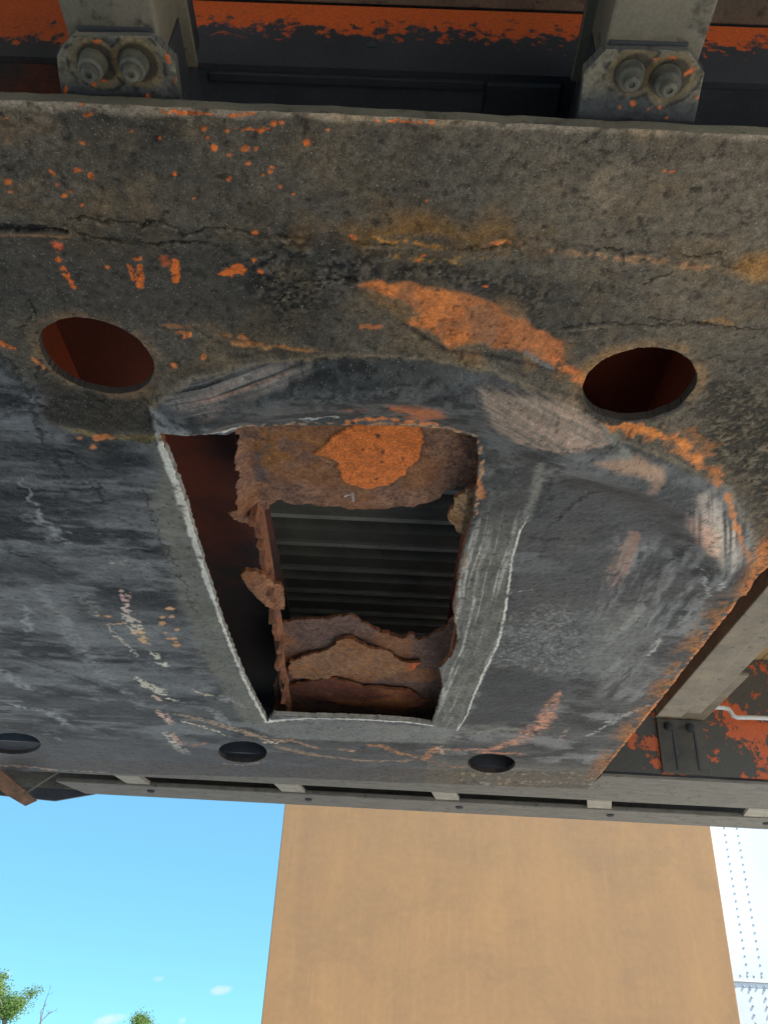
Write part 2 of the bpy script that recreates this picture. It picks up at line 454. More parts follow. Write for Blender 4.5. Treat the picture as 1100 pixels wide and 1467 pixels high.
# --- coupler plate: outline and openings
rear = pl([(-700, 108), (0, 146), (550, 166), (1100, 192), (1700, 222)])
front_y = pl([(600, 1126)])[0, 1]
edge_r = pl([(1100, 806), (885, 1078), (842, 1131)])
# the chamfered right corner runs on past the picture until the plate's own side
dv = edge_r[0] - edge_r[1]; tip = edge_r[0] + dv * .45
cxm = pl([(138, 510), (915, 550)])[:, 0].mean()
outer = np.array([rear[0], rear[-1], [tip[0], rear[-1][1] + .02], tip, edge_r[0], edge_r[1], edge_r[2],
                  [edge_r[2][0], edge_r[2][1]],
                  pl([(0, 1106)])[0], pl([(-250, 1090)])[0], [rear[0][0] - .25, .9], [rear[0][0], rear[0][1] + .02]])
outer = np.array([rear[0], rear[-1], [tip[0], rear[-1][1] + .02], tip, edge_r[0], edge_r[1], edge_r[2],
                  pl([(420, 1115)])[0], pl([(0, 1104)])[0], pl([(-300, 1082)])[0], pl([(-420, 900)])[0]])
outer = ragged(outer, .012, .0022, 3)
Lh = np.array([(108, 400), (130, 365), (180, 348), (235, 347), (300, 365), (360, 395), (410, 430), (448, 475), (440, 510), (415, 545), (370, 568), (310, 570), (250, 555), (190, 520), (150, 485), (120, 440)]) / 2 + [0, 280]
Rh = np.array([(567, 580), (575, 530), (610, 490), (660, 455), (720, 435), (770, 430), (820, 440), (865, 465), (890, 495), (885, 540), (865, 580), (820, 615), (770, 638), (710, 645), (650, 640), (600, 615)]) / 2 + [550, 280]
def fit_circle(px, a=0.0015, seed=0):
    P = pl(px); A = np.c_[P, np.ones(len(P))]; q = np.linalg.lstsq(A, (P ** 2).sum(1), rcond=None)[0]
    c = q[:2] / 2; r = math.sqrt(q[2] + c @ c)
    return c, r
holes = []
hc = []
for px, sd in ((Lh, 1), (Rh, 2)):
    c, r = fit_circle(px); hc.append((c, r))
    P = pl(px); P2 = ell(c[0], c[1], r, r, 0, 64)
    # mostly a drilled circle, a little worn out of round
    holes.append(ragged(P2, .006, .0016, sd))
for (cx, cy, a, b2) in ((348, 1077, 35, 15), (704, 1093.5, 34, 13.5), (20, 1065, 39, 15)):
    e = ell(cx, cy, a, b2, .035, 40); holes.append(ragged(pl(e), .01, .0012, 5))
big = [(230, 621), (262, 622), (325, 623), (345, 612), (420, 609), (520, 610), (600, 611), (650, 618), (682, 628), (686, 655), (683, 690), (679, 720), (674, 752),
       (664, 782), (657, 818), (652, 850), (648, 874), (653, 897), (656, 918), (648, 938), (629, 957), (634, 985), (628, 1012), (619, 1038),
       (585, 1033), (520, 1029), (440, 1027), (392, 1024), (383, 1034), (352, 975), (318, 888), (290, 800), (262, 705)]
big_m = ragged(pl(big), .004, .0032, 9, 120)
holes.append(big_m)

def axis_steps(stops):
    out = [stops[0][0]]
    for (a, s), (b_, _) in zip(stops[:-1], stops[1:]):
        k = max(1, int(round((b_ - a) / s))); out += list(a + (b_ - a) * (np.arange(k) + 1) / k)
    return np.array(out)
xs = axis_steps([(outer[:, 0].min() - .01, .006), (-.95, .004), (-.55, .0021), (-.34, .0015), (.34, .0021), (.62, .004), (outer[:, 0].max() + .01, 0)])
ys = axis_steps([(outer[:, 1].min() - .006, .0013), (.75, .0018), (1.15, .0024), (1.5, .0036), (outer[:, 1].max() + .01, 0)])
S = Sheet(xs, ys, outer, holes)
x, y = S.x, S.y
rimL, rimR, rimBig = S.rims[1], S.rims[2], S.rims[6]

# image row of every point of the plate (used only to say how far forward a zone of wear reaches)
n_lo = fbm(x * 7, y * 7, 4, 3); n_mid = fbm(x * 30, y * 30, 4, 4); n_hi = fbm(x * 130, y * 130, 3, 6)
n_xs = fbm(x * 5, y * 50, 5, 8)           # streaks running across the trailer
n_ys = fbm(x * 90, y * 6, 4, 9)           # streaks running along it
def zone(pts, soft=.015, rag=.015, fr=30, seed=1): return S.area(pl(pts), soft, rag, fr, seed)
def line(pts, wpx, soft=.6, rag=.0015, fr=120, seed=2):
    a = np.array(pts, float); w = np.array(wpx if hasattr(wpx, '__len__') else [wpx] * len(a), float)
    return S.stroke(pl(a), w / pxm(a[:, 1]), soft, rag, fr, seed)
def blobs(lst, rgb, a=1.0, rough=None, seed=0, rag=.35, k=KU):
    rnd = random.Random(seed)
    for q in lst:
        cx, cy, w, h = q[:4]; an = R(q[4]) if len(q) > 4 else 0
        P = pl(ell(cx, cy, w / 2, h / 2, an, 16)); r = w / 2 / pxm(cy)
        m = S.area(P, min(.0012, r * .4), r * rag * 1.6, 1.2 / r, rnd.randint(0, 99))
        S.tint(m, np.array(rgb) * rnd.uniform(.82, 1.02), a, rough, k); S.h += m * .0004

# --- base tone
S.tint(np.ones(len(x)), (72, 69, 62))
S.tint(sstep(.40, .62, n_lo), (84, 78, 67), .75)
S.tint(sstep(.52, .7, n_mid), (58, 56, 52), .5)
S.tint(zone([(-200, 180), (420, 200), (420, 345), (200, 310), (-200, 320)], .05), (62, 60, 54), .55)
S.tint(zone([(120, 160), (260, 160), (270, 215), (130, 215)], .03, .03) * sstep(.4, .6, n_mid), (48, 46, 42), .8)
S.tint(zone([(700, 190), (1300, 220), (1300, 500), (1000, 480), (860, 430), (700, 380)], .05), (86, 80, 69), .6)
S.tint(zone([(840, 235), (880, 235), (880, 310), (835, 320)], .02, .02) * sstep(.45, .6, n_mid), (108, 98, 82), .7)
S.tint(zone([(-20, 160), (60, 170), (80, 250), (-20, 250)], .03, .03) * sstep(.45, .6, n_mid), (96, 78, 56), .6)
S.tint(zone([(140, 230), (240, 230), (240, 290), (140, 290)], .03, .03) * sstep(.45, .6, n_mid), (86, 76, 60), .6)
# the worn lip along the rear edge
rd = S.stroke(rear, .016, .7, .003, 60)
S.tint(rd * sstep(.3, .5, n_mid + .1), (118, 110, 98), .8)
# band behind the holes: black, crusted grease
crust = zone([(-200, 335), (150, 325), (420, 330), (480, 350), (640, 375), (760, 400), (860, 430), (820, 480), (700, 440), (520, 395), (480, 480), (250, 470), (-200, 440)], .03, .03)
S.tint(crust, (54, 53, 49), .75, .6)
gran = zone([(330, 335), (430, 320), (560, 365), (700, 385), (800, 430), (790, 470), (700, 425), (520, 398), (500, 440), (400, 470), (380, 430), (340, 400)], .02, .02)
g1 = sstep(.36, .70, .5 * fbm(x * 300, y * 300, 2, 21) + .5 * fbm(x * 120, y * 120, 3, 22))
gf = gran * sstep(.35, .6, n_mid + .1)
S.tint(gf * (1 - g1), (28, 28, 27), .85, .4); S.tint(gf * g1, (80, 78, 72), .4, .55)
S.h += gran * g1 * .0022 * sstep(.3, .6, n_mid)
gran2 = zone([(1000, 560), (1060, 545), (1200, 600), (1200, 760), (1120, 790), (1060, 690), (1010, 620)], .02, .02)
g2 = sstep(.40, .68, .5 * fbm(x * 260, y * 260, 2, 23) + .5 * fbm(x * 90, y * 90, 3, 24))
S.tint(gran2, (58, 55, 47), .7); S.tint(gran2 * (1 - g2) , (40, 39, 35), .5); S.tint(gran2 * g2, (100, 94, 80), .55); S.h += gran2 * g2 * .0024
S.h += .0012 * (n_mid - .5) + .0012 * (n_hi - .5) + .003 * (n_lo - .5)
# weld seam and cracked sealant across the plate; crack grime darkened to paint in relief shade
slot = line([(-100, 318), (0, 326), (60, 326), (97, 329)], [12, 11, 14, 10], .6, .005, 150)
S.tint(slot * sstep(.2, .4, n_hi), (24, 23, 21), .9, .7); S.h -= slot * .002
S.tint(line([(-100, 333), (0, 336), (60, 338), (100, 340)], 8, .9), (120, 92, 66), .6)
for pts, w in (([(95, 322), (105, 311), (130, 312), (148, 320), (165, 316), (200, 322), (225, 317), (250, 324), (262, 340), (285, 330), (320, 326), (350, 330), (380, 338), (440, 342), (520, 348), (600, 352), (660, 357), (745, 352)], 4),
               ([(110, 332), (150, 343), (230, 350), (280, 346), (340, 352)], 3), ([(745, 350), (748, 362), (735, 366)], 4),
               ([(770, 353), (800, 357), (815, 352), (850, 356), (900, 360), (960, 362), (1000, 368), (1028, 363), (1035, 378), (1050, 384), (1080, 372), (1110, 376)], 4),
               ([(930, 455), (1000, 462), (1060, 470), (1140, 474)], 3), ([(800, 470), (880, 463), (930, 466), (1010, 464)], 4),
               ([(420, 402), (500, 398), (512, 402)], 4), ([(412, 404), (414, 420), (400, 430)], 4), ([(925, 405), (960, 390)], 3),
               ([(40, 430), (52, 450), (30, 470)], 4), ([(10, 285), (60, 292)], 0)):
    if not w: continue
    d = line(pts, w + 1, .7, .004, 160, 7) * sstep(.30, .52, n_mid + .25 * (n_hi - .5))
    S.tint(d, (32, 31, 28), .75); S.h -= d * .0012
    up_ = line([(a_, b_ + w * .9) for a_, b_ in pts], w, .8, .003, 160, 7)
    S.tint(up_ * sstep(.4, .6, n_hi), (112, 106, 94), .5); S.h += up_ * .0014
# ochre stain and tan line along the seam
och = zone([(440, 335), (480, 318), (600, 312), (700, 312), (770, 330), (770, 352), (640, 358), (500, 350)], .022, .02, 40)
S.tint(och * sstep(.3, .6, n_mid + .12), (96, 72, 36), .85)
S.tint(line([(530, 338), (620, 352), (700, 350), (745, 346)], [10, 14, 16, 20], .9, .006) * sstep(.42, .58, n_hi), (150, 108, 46), .8)
S.tint(line([(560, 365), (620, 375), (700, 372)], [8, 14, 8], .9, .006) * sstep(.42, .58, n_hi), (122, 96, 44), .7)
S.tint(line([(700, 350), (745, 349)], 9, .8, .004) * sstep(.4, .5, n_hi), (190, 108, 66), .8)
S.tint(line([(780, 360), (850, 366), (940, 376), (1010, 384)], [8, 18, 20, 14], .8, .004) * sstep(.3, .5, n_hi), (136, 106, 78), .75)
S.tint(zone([(1055, 385), (1080, 362), (1200, 350), (1200, 410), (1080, 402)], .01, .01), (132, 98, 52), .8)
S.tint(line([(1010, 460), (1030, 457), (1045, 464)], 14, .8), (118, 92, 58), .6)

# --- the fifth-wheel wear: smooth greased grey inside the arc
arc = [(215, 580), (280, 532), (370, 510), (500, 500), (620, 505), (700, 520), (790, 560), (860, 608), (960, 650), (1040, 690), (1075, 755), (1082, 805)]
wear = zone(arc + [(1000, 930), (890, 1070), (840, 1105), (500, 1100), (0, 1085), (-300, 1060), (-400, 700), (-200, 480), (-20, 495), (30, 545), (70, 610), (150, 632), (225, 630)], .008, .006)
S.tint(wear, (58, 60, 62), .94, .46)
S.tint(wear * sstep(.42, .66, n_xs), (44, 46, 48), .7)
S.tint(wear * sstep(.5, .74, fbm(x * 6, y * 16, 5, 12)), (98, 100, 102), .7, .40)
S.tint(wear * sstep(.5, .68, fbm(x * 18, y * 26, 6, 18, .65)), (28, 29, 31), .8, .5)
lp = zone([(-300, 480), (-20, 500), (35, 545), (70, 612), (225, 640), (330, 930), (300, 1010), (150, 1060), (-300, 1050)], .02, .02)
S.tint(lp, (52, 54, 57), .5, .46); S.tint(lp * sstep(.48, .72, fbm(x * 5, y * 42, 5, 14)), (100, 102, 106), .6, .38)  # pale streaks and patches put the grease sheen into the colour
S.tint(lp * sstep(.46, .64, fbm(x * 9, y * 22, 6, 15, .62)), (26, 28, 31), .9, .55); S.tint(lp * sstep(.55, .72, fbm(x * 24, y * 50, 5, 17, .65)), (112, 114, 118), .3, .36); S.tint(lp * sstep(.48, .72, fbm(x * 4, y * 9, 5, 19, .55)), (94, 96, 99), .6, .38); S.tint(lp * sstep(.5, .7, fbm(x * 5, y * 7, 5, 20, .55)), (30, 31, 33), .6, .5)
S.tint(line(arc, 10, .9, .003) , (104, 94, 78), .6)
S.tint(line([(a_, b_ - 10) for a_, b_ in arc[:9]], 12, .9, .004) * sstep(.45, .6, n_xs), (46, 45, 43), .6)
arcm = pl(arc); k_arc = np.nonzero((x > -.40) & (x < .60) & (y > .55) & (y < 1.35))[0]
da, na, _ = seg_dist(S.V[k_arc], arcm[:-1], arcm[1:])
sgn = np.where(wear[k_arc] > .5, 1.0, -1.0); da = da * sgn
sh = np.zeros(len(x)); sh[k_arc] = .024 * np.exp(-((da - .045) / .045) ** 2)
sh *= sstep(-.34, -.26, x) * sstep(0, .03, np.minimum(np.minimum(rimL, rimR), rimBig)); S.h += sh
inner = zone([(330, 575), (420, 535), (560, 525), (690, 545), (720, 620), (690, 640), (640, 612), (350, 610)], .02, .012)
S.tint(inner, (66, 68, 69), .8); S.tint(inner * sstep(.5, .62, fbm(x * 60, y * 90, 4, 16)), (34, 36, 38), .8)
S.tint(zone([(430, 550), (520, 540), (530, 570), (440, 590)], .012, .012) * g1, (30, 31, 33), .8)
S.tint(line([(430, 598), (480, 594)], 12, .8, .008) * sstep(.4, .5, n_hi), (150, 150, 150), .7)
# dark gap region between arc and left hole, olive band
S.tint(zone([(60, 545), (110, 560), (190, 572), (220, 585), (228, 625), (150, 625), (70, 605)], .012, .012), (50, 49, 44), .85)
S.tint(zone([(60, 560), (210, 575), (220, 620), (80, 605)], .012, .012) * (1 - g1), (30, 30, 28), .6)
S.tint(line([(90, 612), (150, 625), (190, 627), (232, 626)], [14, 20, 22, 14], .8, .006), (98, 88, 56), .85)
S.tint(line([(0, 505), (30, 540), (52, 600), (70, 650)], 14, .8, .008), (34, 34, 33), .8)
# pale ridge from left hole to the corner of the tear
S.tint(zone([(215, 575), (240, 585), (300, 606), (340, 616), (255, 622), (232, 612)], .005, .006) * sstep(.3, .55, n_hi), (118, 118, 117), .85)
S.tint(line([(212, 580), (228, 612), (240, 622)], 9, .7), (28, 28, 28), .8)
S.tint(line([(250, 618), (300, 621), (345, 613)], [3, 5, 7], .6, .003), (172, 170, 166), .9)
# streaks where the plate was scraped pink and grey
def streaky(pts, rgb, ang, a=.9, thr=.5, fr=(7, 330), seed=31, soft=.012):
    m_ = zone(pts, soft, .006, 60, seed); c_, s_ = math.cos(R(ang)), math.sin(R(ang))
    u_, v_ = x * c_ + y * s_, -x * s_ + y * c_
    q = m_ * sstep(thr - .2, thr + .16, fbm(u_ * fr[0], v_ * fr[1], 4, seed))
    S.tint(q, rgb, a, .6); return m_
streaky([(235, 560), (290, 532), (370, 512), (440, 514), (375, 540), (335, 545), (300, 575), (262, 578)], (126, 122, 119), -27, .7, .46)
streaky([(262, 572), (300, 545), (370, 523), (410, 520), (365, 540), (335, 548), (300, 576)], (142, 114, 104), -27, .8, .5, seed=33)
sm = zone([(690, 542), (760, 556), (812, 574), (858, 608), (872, 622), (800, 622), (738, 618), (712, 604)], .004, .004)
S.tint(sm, (106, 97, 88), .8, .55)
streaky([(690, 542), (760, 556), (812, 574), (858, 608), (872, 622), (800, 622), (738, 618), (712, 604)], (142, 120, 107), 36, .7, .5, seed=35)
streaky([(690, 542), (760, 556), (812, 574), (830, 600), (760, 590), (705, 575)], (84, 76, 66), 36, .8, .55, seed=36)
S.tint(line([(735, 617), (800, 622), (868, 622)], 6, .7, .004), (140, 116, 104), .6)
S.tint(zone([(698, 590), (720, 612), (742, 622), (740, 660), (700, 640), (690, 610)], .01, .008), (76, 77, 78), .8)
streaky([(985, 695), (1010, 690), (1050, 740), (1068, 790), (1040, 800), (1015, 770), (985, 730)], (156, 146, 138), 72, .9, .44, (8, 260), 37)
streaky([(983, 725), (1000, 720), (1020, 755), (1022, 775), (1000, 760)], (176, 138, 120), 72, .9, .42, (8, 260), 38)
streaky([(1035, 690), (1060, 720), (1082, 790), (1075, 800), (1055, 740)], (112, 114, 116), 72, .8, .45, (8, 260), 39)
S.tint(zone([(900, 762), (916, 760), (912, 790), (895, 825), (882, 846), (864, 846), (868, 822), (884, 785)], .004, .008, 90, 41) * sstep(.38, .5, n_mid + .07), (160, 116, 92), .9)
S.tint(line([(912, 775), (900, 810), (884, 838)], 7, .7, .003), (178, 108, 72), .8)
S.tint(zone([(850, 640), (905, 640), (945, 655), (950, 668), (940, 684), (928, 686), (932, 668), (905, 660), (870, 652)], .006, .006), (138, 112, 94), .9)
S.tint(line([(866, 610), (900, 640), (870, 636)], 16, .9), (112, 112, 106), .7)
# right wear field: bands of tone
S.tint(zone([(740, 690), (1000, 660), (940, 870), (725, 870)], .05, .03), (54, 55, 57), .6, .36)
sp = zone([(722, 874), (850, 872), (960, 880), (900, 965), (780, 962), (700, 950)], .03, .03)
S.tint(sp, (74, 76, 77), .7, .5); S.tint(sp * sstep(.48, .7, fbm(x * 200, y * 160, 3, 44)), (108, 110, 111), .6); S.tint(sp * sstep(.55, .65, fbm(x * 150, y * 150, 3, 45)), (52, 53, 55), .6)
S.tint(zone([(690, 968), (760, 962), (810, 985), (770, 1030), (670, 1040)], .012, .012), (44, 46, 50), .9, .5)
S.tint(zone([(840, 880), (960, 870), (900, 990), (830, 960)], .03, .02), (82, 84, 84), .7)
fld = zone([(880, 770), (1040, 760), (1060, 830), (920, 1010), (860, 1000), (860, 860)], .03, .02)
S.tint(fld * sstep(.42, .72, fbm((x + .25 * (y - 1.2) ** 2) * 60, y * 9, 5, 47, .6)), (108, 110, 111), .6, .42)
S.tint(fld * sstep(.55, .66, fbm((x + .25 * (y - 1.2) ** 2) * 60, y * 10, 4, 48)), (40, 41, 43), .75, .5)
for pts, w in (([(795, 745), (840, 705), (900, 690)], 9), ([(760, 770), (800, 772)], 14), ([(985, 765), (960, 800), (930, 830)], 8), ([(890, 860), (930, 862)], 26), ([(780, 700), (800, 655)], 10)):
    S.tint(line(pts, w, .8, .008) * sstep(.35, .55, n_hi + .05), (30, 31, 33), .8); S.h -= line(pts, w, .8, .008) * .0008
for pts, w in (([(930, 940), (945, 915)], 8), ([(1025, 830), (1032, 812)], 10), ([(870, 1035), (930, 1010)], 12), ([(840, 1055), (880, 1035)], 8), ([(690, 855), (760, 845)], 3), ([(1000, 800), (1015, 850)], 8)):
    S.tint(line(pts, w, .8, .006) * sstep(.35, .5, n_hi), (140, 141, 142), .7)
# stripe beside the torn edge where a member was torch-cut away
stripe = zone([(690, 640), (700, 700), (690, 740), (664, 784), (650, 860), (655, 920), (630, 960), (632, 1000), (618, 1045), (654, 1046), (676, 1000), (705, 945), (721, 890), (727, 830), (742, 765), (768, 715), (790, 650)], .004, .004)
fade = sstep(pl([(700, 700)])[0, 1], pl([(700, 790)])[0, 1], y + .06 * (n_mid - .5))
S.tint(stripe * (.25 + .75 * fade), (88, 88, 84), .9, .6)
bx = pl([(700, 830)])[0, 0]; wob = .012 * (fbm(y * 9, x * 2, 2, 50) - .5)
gx = x - .35 * np.maximum(0, y - 1.3) * 0
S.tint(stripe * fade * sstep(.55, .68, fbm((x + wob * .6 + .10 * np.maximum(0, y - 1.38) - .03 * np.maximum(0, 1.1 - y)) * 210, y * 2.2, 3, 51)), (140, 140, 136), .8)
S.tint(stripe * (1 - fade) * sstep(.5, .62, n_mid), (40, 41, 41), .7)
S.tint(stripe * sstep(.52, .64, fbm(x * 120, y * 25, 4, 53)), (60, 60, 57), .5)
S.tint(line([(775, 655), (768, 700), (752, 745)], 22, .9, .004) * n_ys * 1.4, (112, 112, 108), .7)
wl_ = line([(756, 738), (750, 750), (747, 756), (744, 762), (733, 800), (728, 840), (722, 885), (712, 925), (694, 960), (679, 995), (668, 1025), (655, 1046)], [1, 2, 3, 4, 4, 4.5, 5, 5, 4.5, 3.5, 3, 3], .6, .002)
S.tint(wl_ * sstep(.2, .42, n_mid), (176, 176, 172), .9, .5); S.h += wl_ * .001
# rim of the tear: ground bright on the left and front, rusty behind and right
lft = line([(231, 622), (262, 705), (290, 800), (318, 888), (352, 975), (384, 1034)], [22, 32, 20, 12, 11, 12], .35, .0035, 45)
S.tint(zone([(232, 640), (262, 705), (290, 800), (352, 975), (384, 1036), (350, 1036), (285, 935), (250, 840), (218, 720)], .012, .008), (92, 91, 82), .75)
S.tint(lft * sstep(.22, .40, fbm(x * 30, y * 30, 3, 55) + .06), (214, 213, 206), .95, .45, .55)
frt = line([(383, 1034), (440, 1029), (520, 1031), (585, 1035), (620, 1040)], [12, 6, 7, 7, 5], .4, .003)
S.tint(zone([(383, 1034), (620, 1040), (650, 1046), (640, 1066), (400, 1058), (350, 1040)], .01, .01), (96, 97, 96), .8, .5)
S.tint(frt, (196, 196, 192), .9, .5, .6)
S.tint(line([(345, 611), (420, 607), (520, 608), (600, 609), (650, 616), (684, 628), (690, 660), (686, 700), (680, 740)], [4, 6, 8, 12, 8, 8, 8, 12, 8], .8, .004) * sstep(.35, .5, n_hi), (148, 112, 80), .85)
S.tint(line([(500, 604), (540, 598), (600, 605), (625, 608)], [10, 22, 14, 8], .8, .006) * sstep(.36, .5, n_hi), (190, 108, 46), .9)
S.tint(line([(686, 690), (690, 712)], 16, .8, .004), (150, 92, 46), .8)
S.tint(zone([(505, 575), (560, 562), (620, 568), (640, 585), (600, 600), (530, 590)], .01, .01) * sstep(.42, .56, n_mid), (142, 82, 48), .85)
S.tint(line([(668, 790), (656, 850), (652, 900)], 6, .8, .003) * sstep(.45, .55, n_hi), (112, 76, 54), .8)
# big rust patch behind the arc and its companions
rp = zone([(510, 406), (545, 402), (620, 412), (680, 425), (712, 440), (760, 468), (805, 490), (812, 512), (795, 524), (760, 510), (735, 500), (708, 500), (692, 486), (655, 488), (642, 492), (616, 468), (582, 463), (602, 448), (576, 428), (530, 416)], .004, .005, 60, 61)
S.tint(line([(590, 470), (640, 497), (700, 505), (760, 520), (800, 530)], 12, .8), (34, 34, 34), .7)
S.tint(rp, (142, 88, 50), .95, .5); S.tint(rp * sstep(.45, .7, n_lo + .3 * (n_mid - .5)), (164, 104, 56), .75); S.tint(rp * sstep(.55, .7, fbm(x * 40, y * 25, 4, 62)), (118, 84, 60), .8)
S.tint(sstep(.35, .9, S.area(pl([(500, 400), (700, 425), (830, 500), (810, 540), (640, 500), (560, 440)]), .03, .02, 30)) * (1 - rp) * sstep(.45, .65, n_mid), (112, 86, 54), .5)
S.h -= rp * .0008
S.tint(line([(575, 452), (600, 450), (598, 460)], 6, .7), (70, 66, 56), .7)
S.tint(line([(230, 464), (270, 470), (330, 482), (370, 490)], [10, 20, 22, 14], .8, .008) * sstep(.4, .56, n_xs + .04), (140, 92, 54), .8)
S.tint(line([(330, 490), (450, 496), (560, 500), (650, 502)], [8, 10, 12, 10], .8, .004) * sstep(.35, .5, n_xs), (136, 100, 62), .8)
S.tint(line([(520, 466), (540, 467)], 12, .6, .004), (150, 92, 54), .85)
S.tint(line([(575, 497), (645, 500)], 13, .6, .004) * sstep(.36, .48, n_xs), (158, 98, 54), .8)
S.tint(line([(790, 512), (830, 540), (838, 555)], [14, 26, 18], .8, .006) * sstep(.35, .52, n_mid), (160, 96, 54), .85)
S.tint(line([(752, 505), (790, 528)], 10, .7), (92, 98, 100), .7)
S.tint(sstep(.018, .002, rimR) * sstep(.3, .55, n_mid) * sstep(hc[1][0][1] + .05, hc[1][0][1] - .03, y), (130, 102, 66), .55)
S.tint(sstep(.016, .002, rimL) * sstep(.4, .6, n_mid), (100, 80, 58), .5)
S.tint(sstep(.010, .002, rimR) * (y > hc[1][0][1] + .02), (56, 54, 50), .9)
S.tint(line([(866, 607), (910, 612), (960, 628), (1010, 655), (1032, 670)], [10, 26, 34, 38, 18], .8, .010) * sstep(.34, .66, n_mid + .04), (172, 106, 50), .9, .5)
S.tint(line([(880, 606), (930, 612), (985, 640)], [8, 20, 24], .95, .010), (190, 116, 48), .7, .5)
S.tint(line([(985, 615), (1020, 640)], 26, .9, .01), (124, 84, 46), .7)
S.tint(line([(1015, 665), (1040, 705), (1055, 750), (1068, 790)], [14, 9, 10, 16], .7, .005) * sstep(.34, .62, n_mid + .05), (154, 98, 54), .85, .5)
S.tint(line([(1095, 775), (1090, 800), (1060, 830)], [30, 34, 20], .8, .008), (176, 104, 46), .9)
ed = sstep(.055, .008, S.od) * zone([(1250, 600), (1250, 900), (880, 1110), (830, 1120), (870, 1040), (960, 910), (1050, 800)], .01, .01)
S.tint(ed * sstep(.36, .56, n_mid + .08 * (n_lo - .5)), (130, 88, 54), .85, .8); S.tint(ed * sstep(.5, .62, n_hi), (66, 54, 44), .7)
S.tint(sstep(.008, .001, S.od) * zone([(1250, 600), (1250, 900), (880, 1110), (830, 1120), (870, 1040), (960, 910), (1050, 800)], .01, .01) * sstep(.4, .55, n_hi), (184, 120, 66), .8)
S.h += ed * .002 * (n_hi - .3)
# left wear field: cracks, pale rubs, scraped cream and pink marks
for pts, w in (([(75, 645), (92, 672), (100, 690), (130, 692)], 6), ([(100, 640), (125, 675), (150, 718)], 6), ([(205, 700), (232, 770), (262, 832), (280, 880)], 4), ([(5, 765), (15, 790), (35, 798)], 10),
               ([(30, 700), (100, 702), (140, 700)], 12), ([(150, 785), (210, 790)], 6), ([(90, 925), (115, 948)], 5), ([(140, 945), (200, 948), (230, 952)], [14, 16, 6]), ([(255, 960), (275, 955)], 10),
               ([(60, 520), (50, 560), (70, 600)], 8), ([(130, 565), (160, 590)], 7), ([(20, 940), (100, 965), (190, 1000)], [18, 14, 20])):
    q = line(pts, np.array(w) * 1.3, .85, .010, 90, 71)
    S.tint(q * sstep(.36, .6, .6 * n_hi + .4 * n_mid), (27, 28, 30), .8); S.h -= q * .0010
for pts, w, rgb in (([(28, 682), (42, 710), (62, 745), (84, 770), (96, 775)], [4, 6, 12, 30, 10], (132, 133, 135)), ([(38, 735), (52, 745)], 20, (112, 113, 115)), ([(40, 870), (42, 905)], 10, (136, 138, 140)),
               ([(130, 790), (158, 805)], 6, (170, 168, 160)), ([(160, 803), (240, 806)], 3, (140, 140, 138)), ([(120, 850), (140, 880)], 22, (104, 106, 104)), ([(60, 845), (110, 920), (150, 965)], [16, 26, 18], (112, 114, 115)),
               ([(20, 1010), (70, 1020), (100, 1040)], [16, 22, 10], (124, 126, 132)), ([(80, 1058), (95, 1062)], 8, (176, 178, 180)), ([(0, 960), (40, 985)], 22, (120, 122, 124)), ([(150, 965), (200, 1010)], 16, (100, 104, 106)),
               ([(250, 1005), (300, 1015), (330, 1040)], [8, 14, 8], (116, 118, 116)), ([(320, 1000), (345, 1010)], 16, (124, 126, 124))):
    S.tint(line(pts, np.array(w) * 1.7, .95, .016, 60, 72) * sstep(.34, .62, .6 * n_hi + .4 * n_xs), rgb, .75, .36)
for pts, w, rgb in (([(177, 848), (181, 864)], 11, (184, 150, 146)), ([(180, 866), (184, 880)], 6, (190, 170, 164)), ([(184, 880), (192, 892), (196, 905)], [12, 17, 14], (190, 176, 162)), ([(197, 905), (206, 918), (213, 922)], [11, 13, 9], (196, 160, 118)),
               ([(220, 935), (228, 943)], 9, (206, 200, 184)), ([(230, 951), (238, 953)], 9, (204, 200, 184)), ([(198, 971), (212, 982), (232, 992)], [9, 18, 15], (206, 200, 184)), ([(224, 998), (230, 1002)], 9, (196, 170, 152)),
               ([(240, 1000), (252, 1003)], 6, (190, 186, 176)), ([(225, 1018), (235, 1026), (246, 1036)], [8, 13, 12], (186, 152, 142)), ([(238, 1050), (252, 1066), (266, 1078)], [8, 12, 14], (176, 166, 156)), ([(246, 1050), (262, 1066)], 6, (178, 132, 112)),
               ([(270, 1068), (294, 1065)], 5, (156, 96, 72)), ([(278, 987), (292, 994), (306, 996)], 4, (196, 184, 152)), ([(155, 897), (165, 893), (180, 892)], 5, (180, 140, 110)), ([(156, 898), (166, 910), (178, 922)], 6, (158, 148, 138)), ([(182, 922), (196, 940)], 5, (140, 140, 136)),
               ([(258, 1024), (300, 1034), (340, 1046), (385, 1060)], [8, 12, 12, 10], (134, 112, 90)), ([(262, 1034), (300, 1044), (330, 1054)], 4, (176, 164, 148)), ([(380, 1064), (400, 1062)], 9, (196, 176, 156))):
    S.tint(line(pts, np.array(w) * 1.7, .5, .010, 90, 73) * sstep(.33, .48, n_hi), rgb, .92, .45); S.h += line(pts, w, .5, .005, 120, 73) * .0006
blobs([(244, 871, 14, 4), (233, 884, 9, 4), (246, 883, 8, 4), (232, 893, 11, 7), (254, 902, 8, 4), (237, 907, 5, 3), (247, 915, 14, 4), (253, 925, 15, 5), (253, 920, 7, 3), (140, 882, 6, 3), (155, 883, 12, 3)], (206, 156, 106))
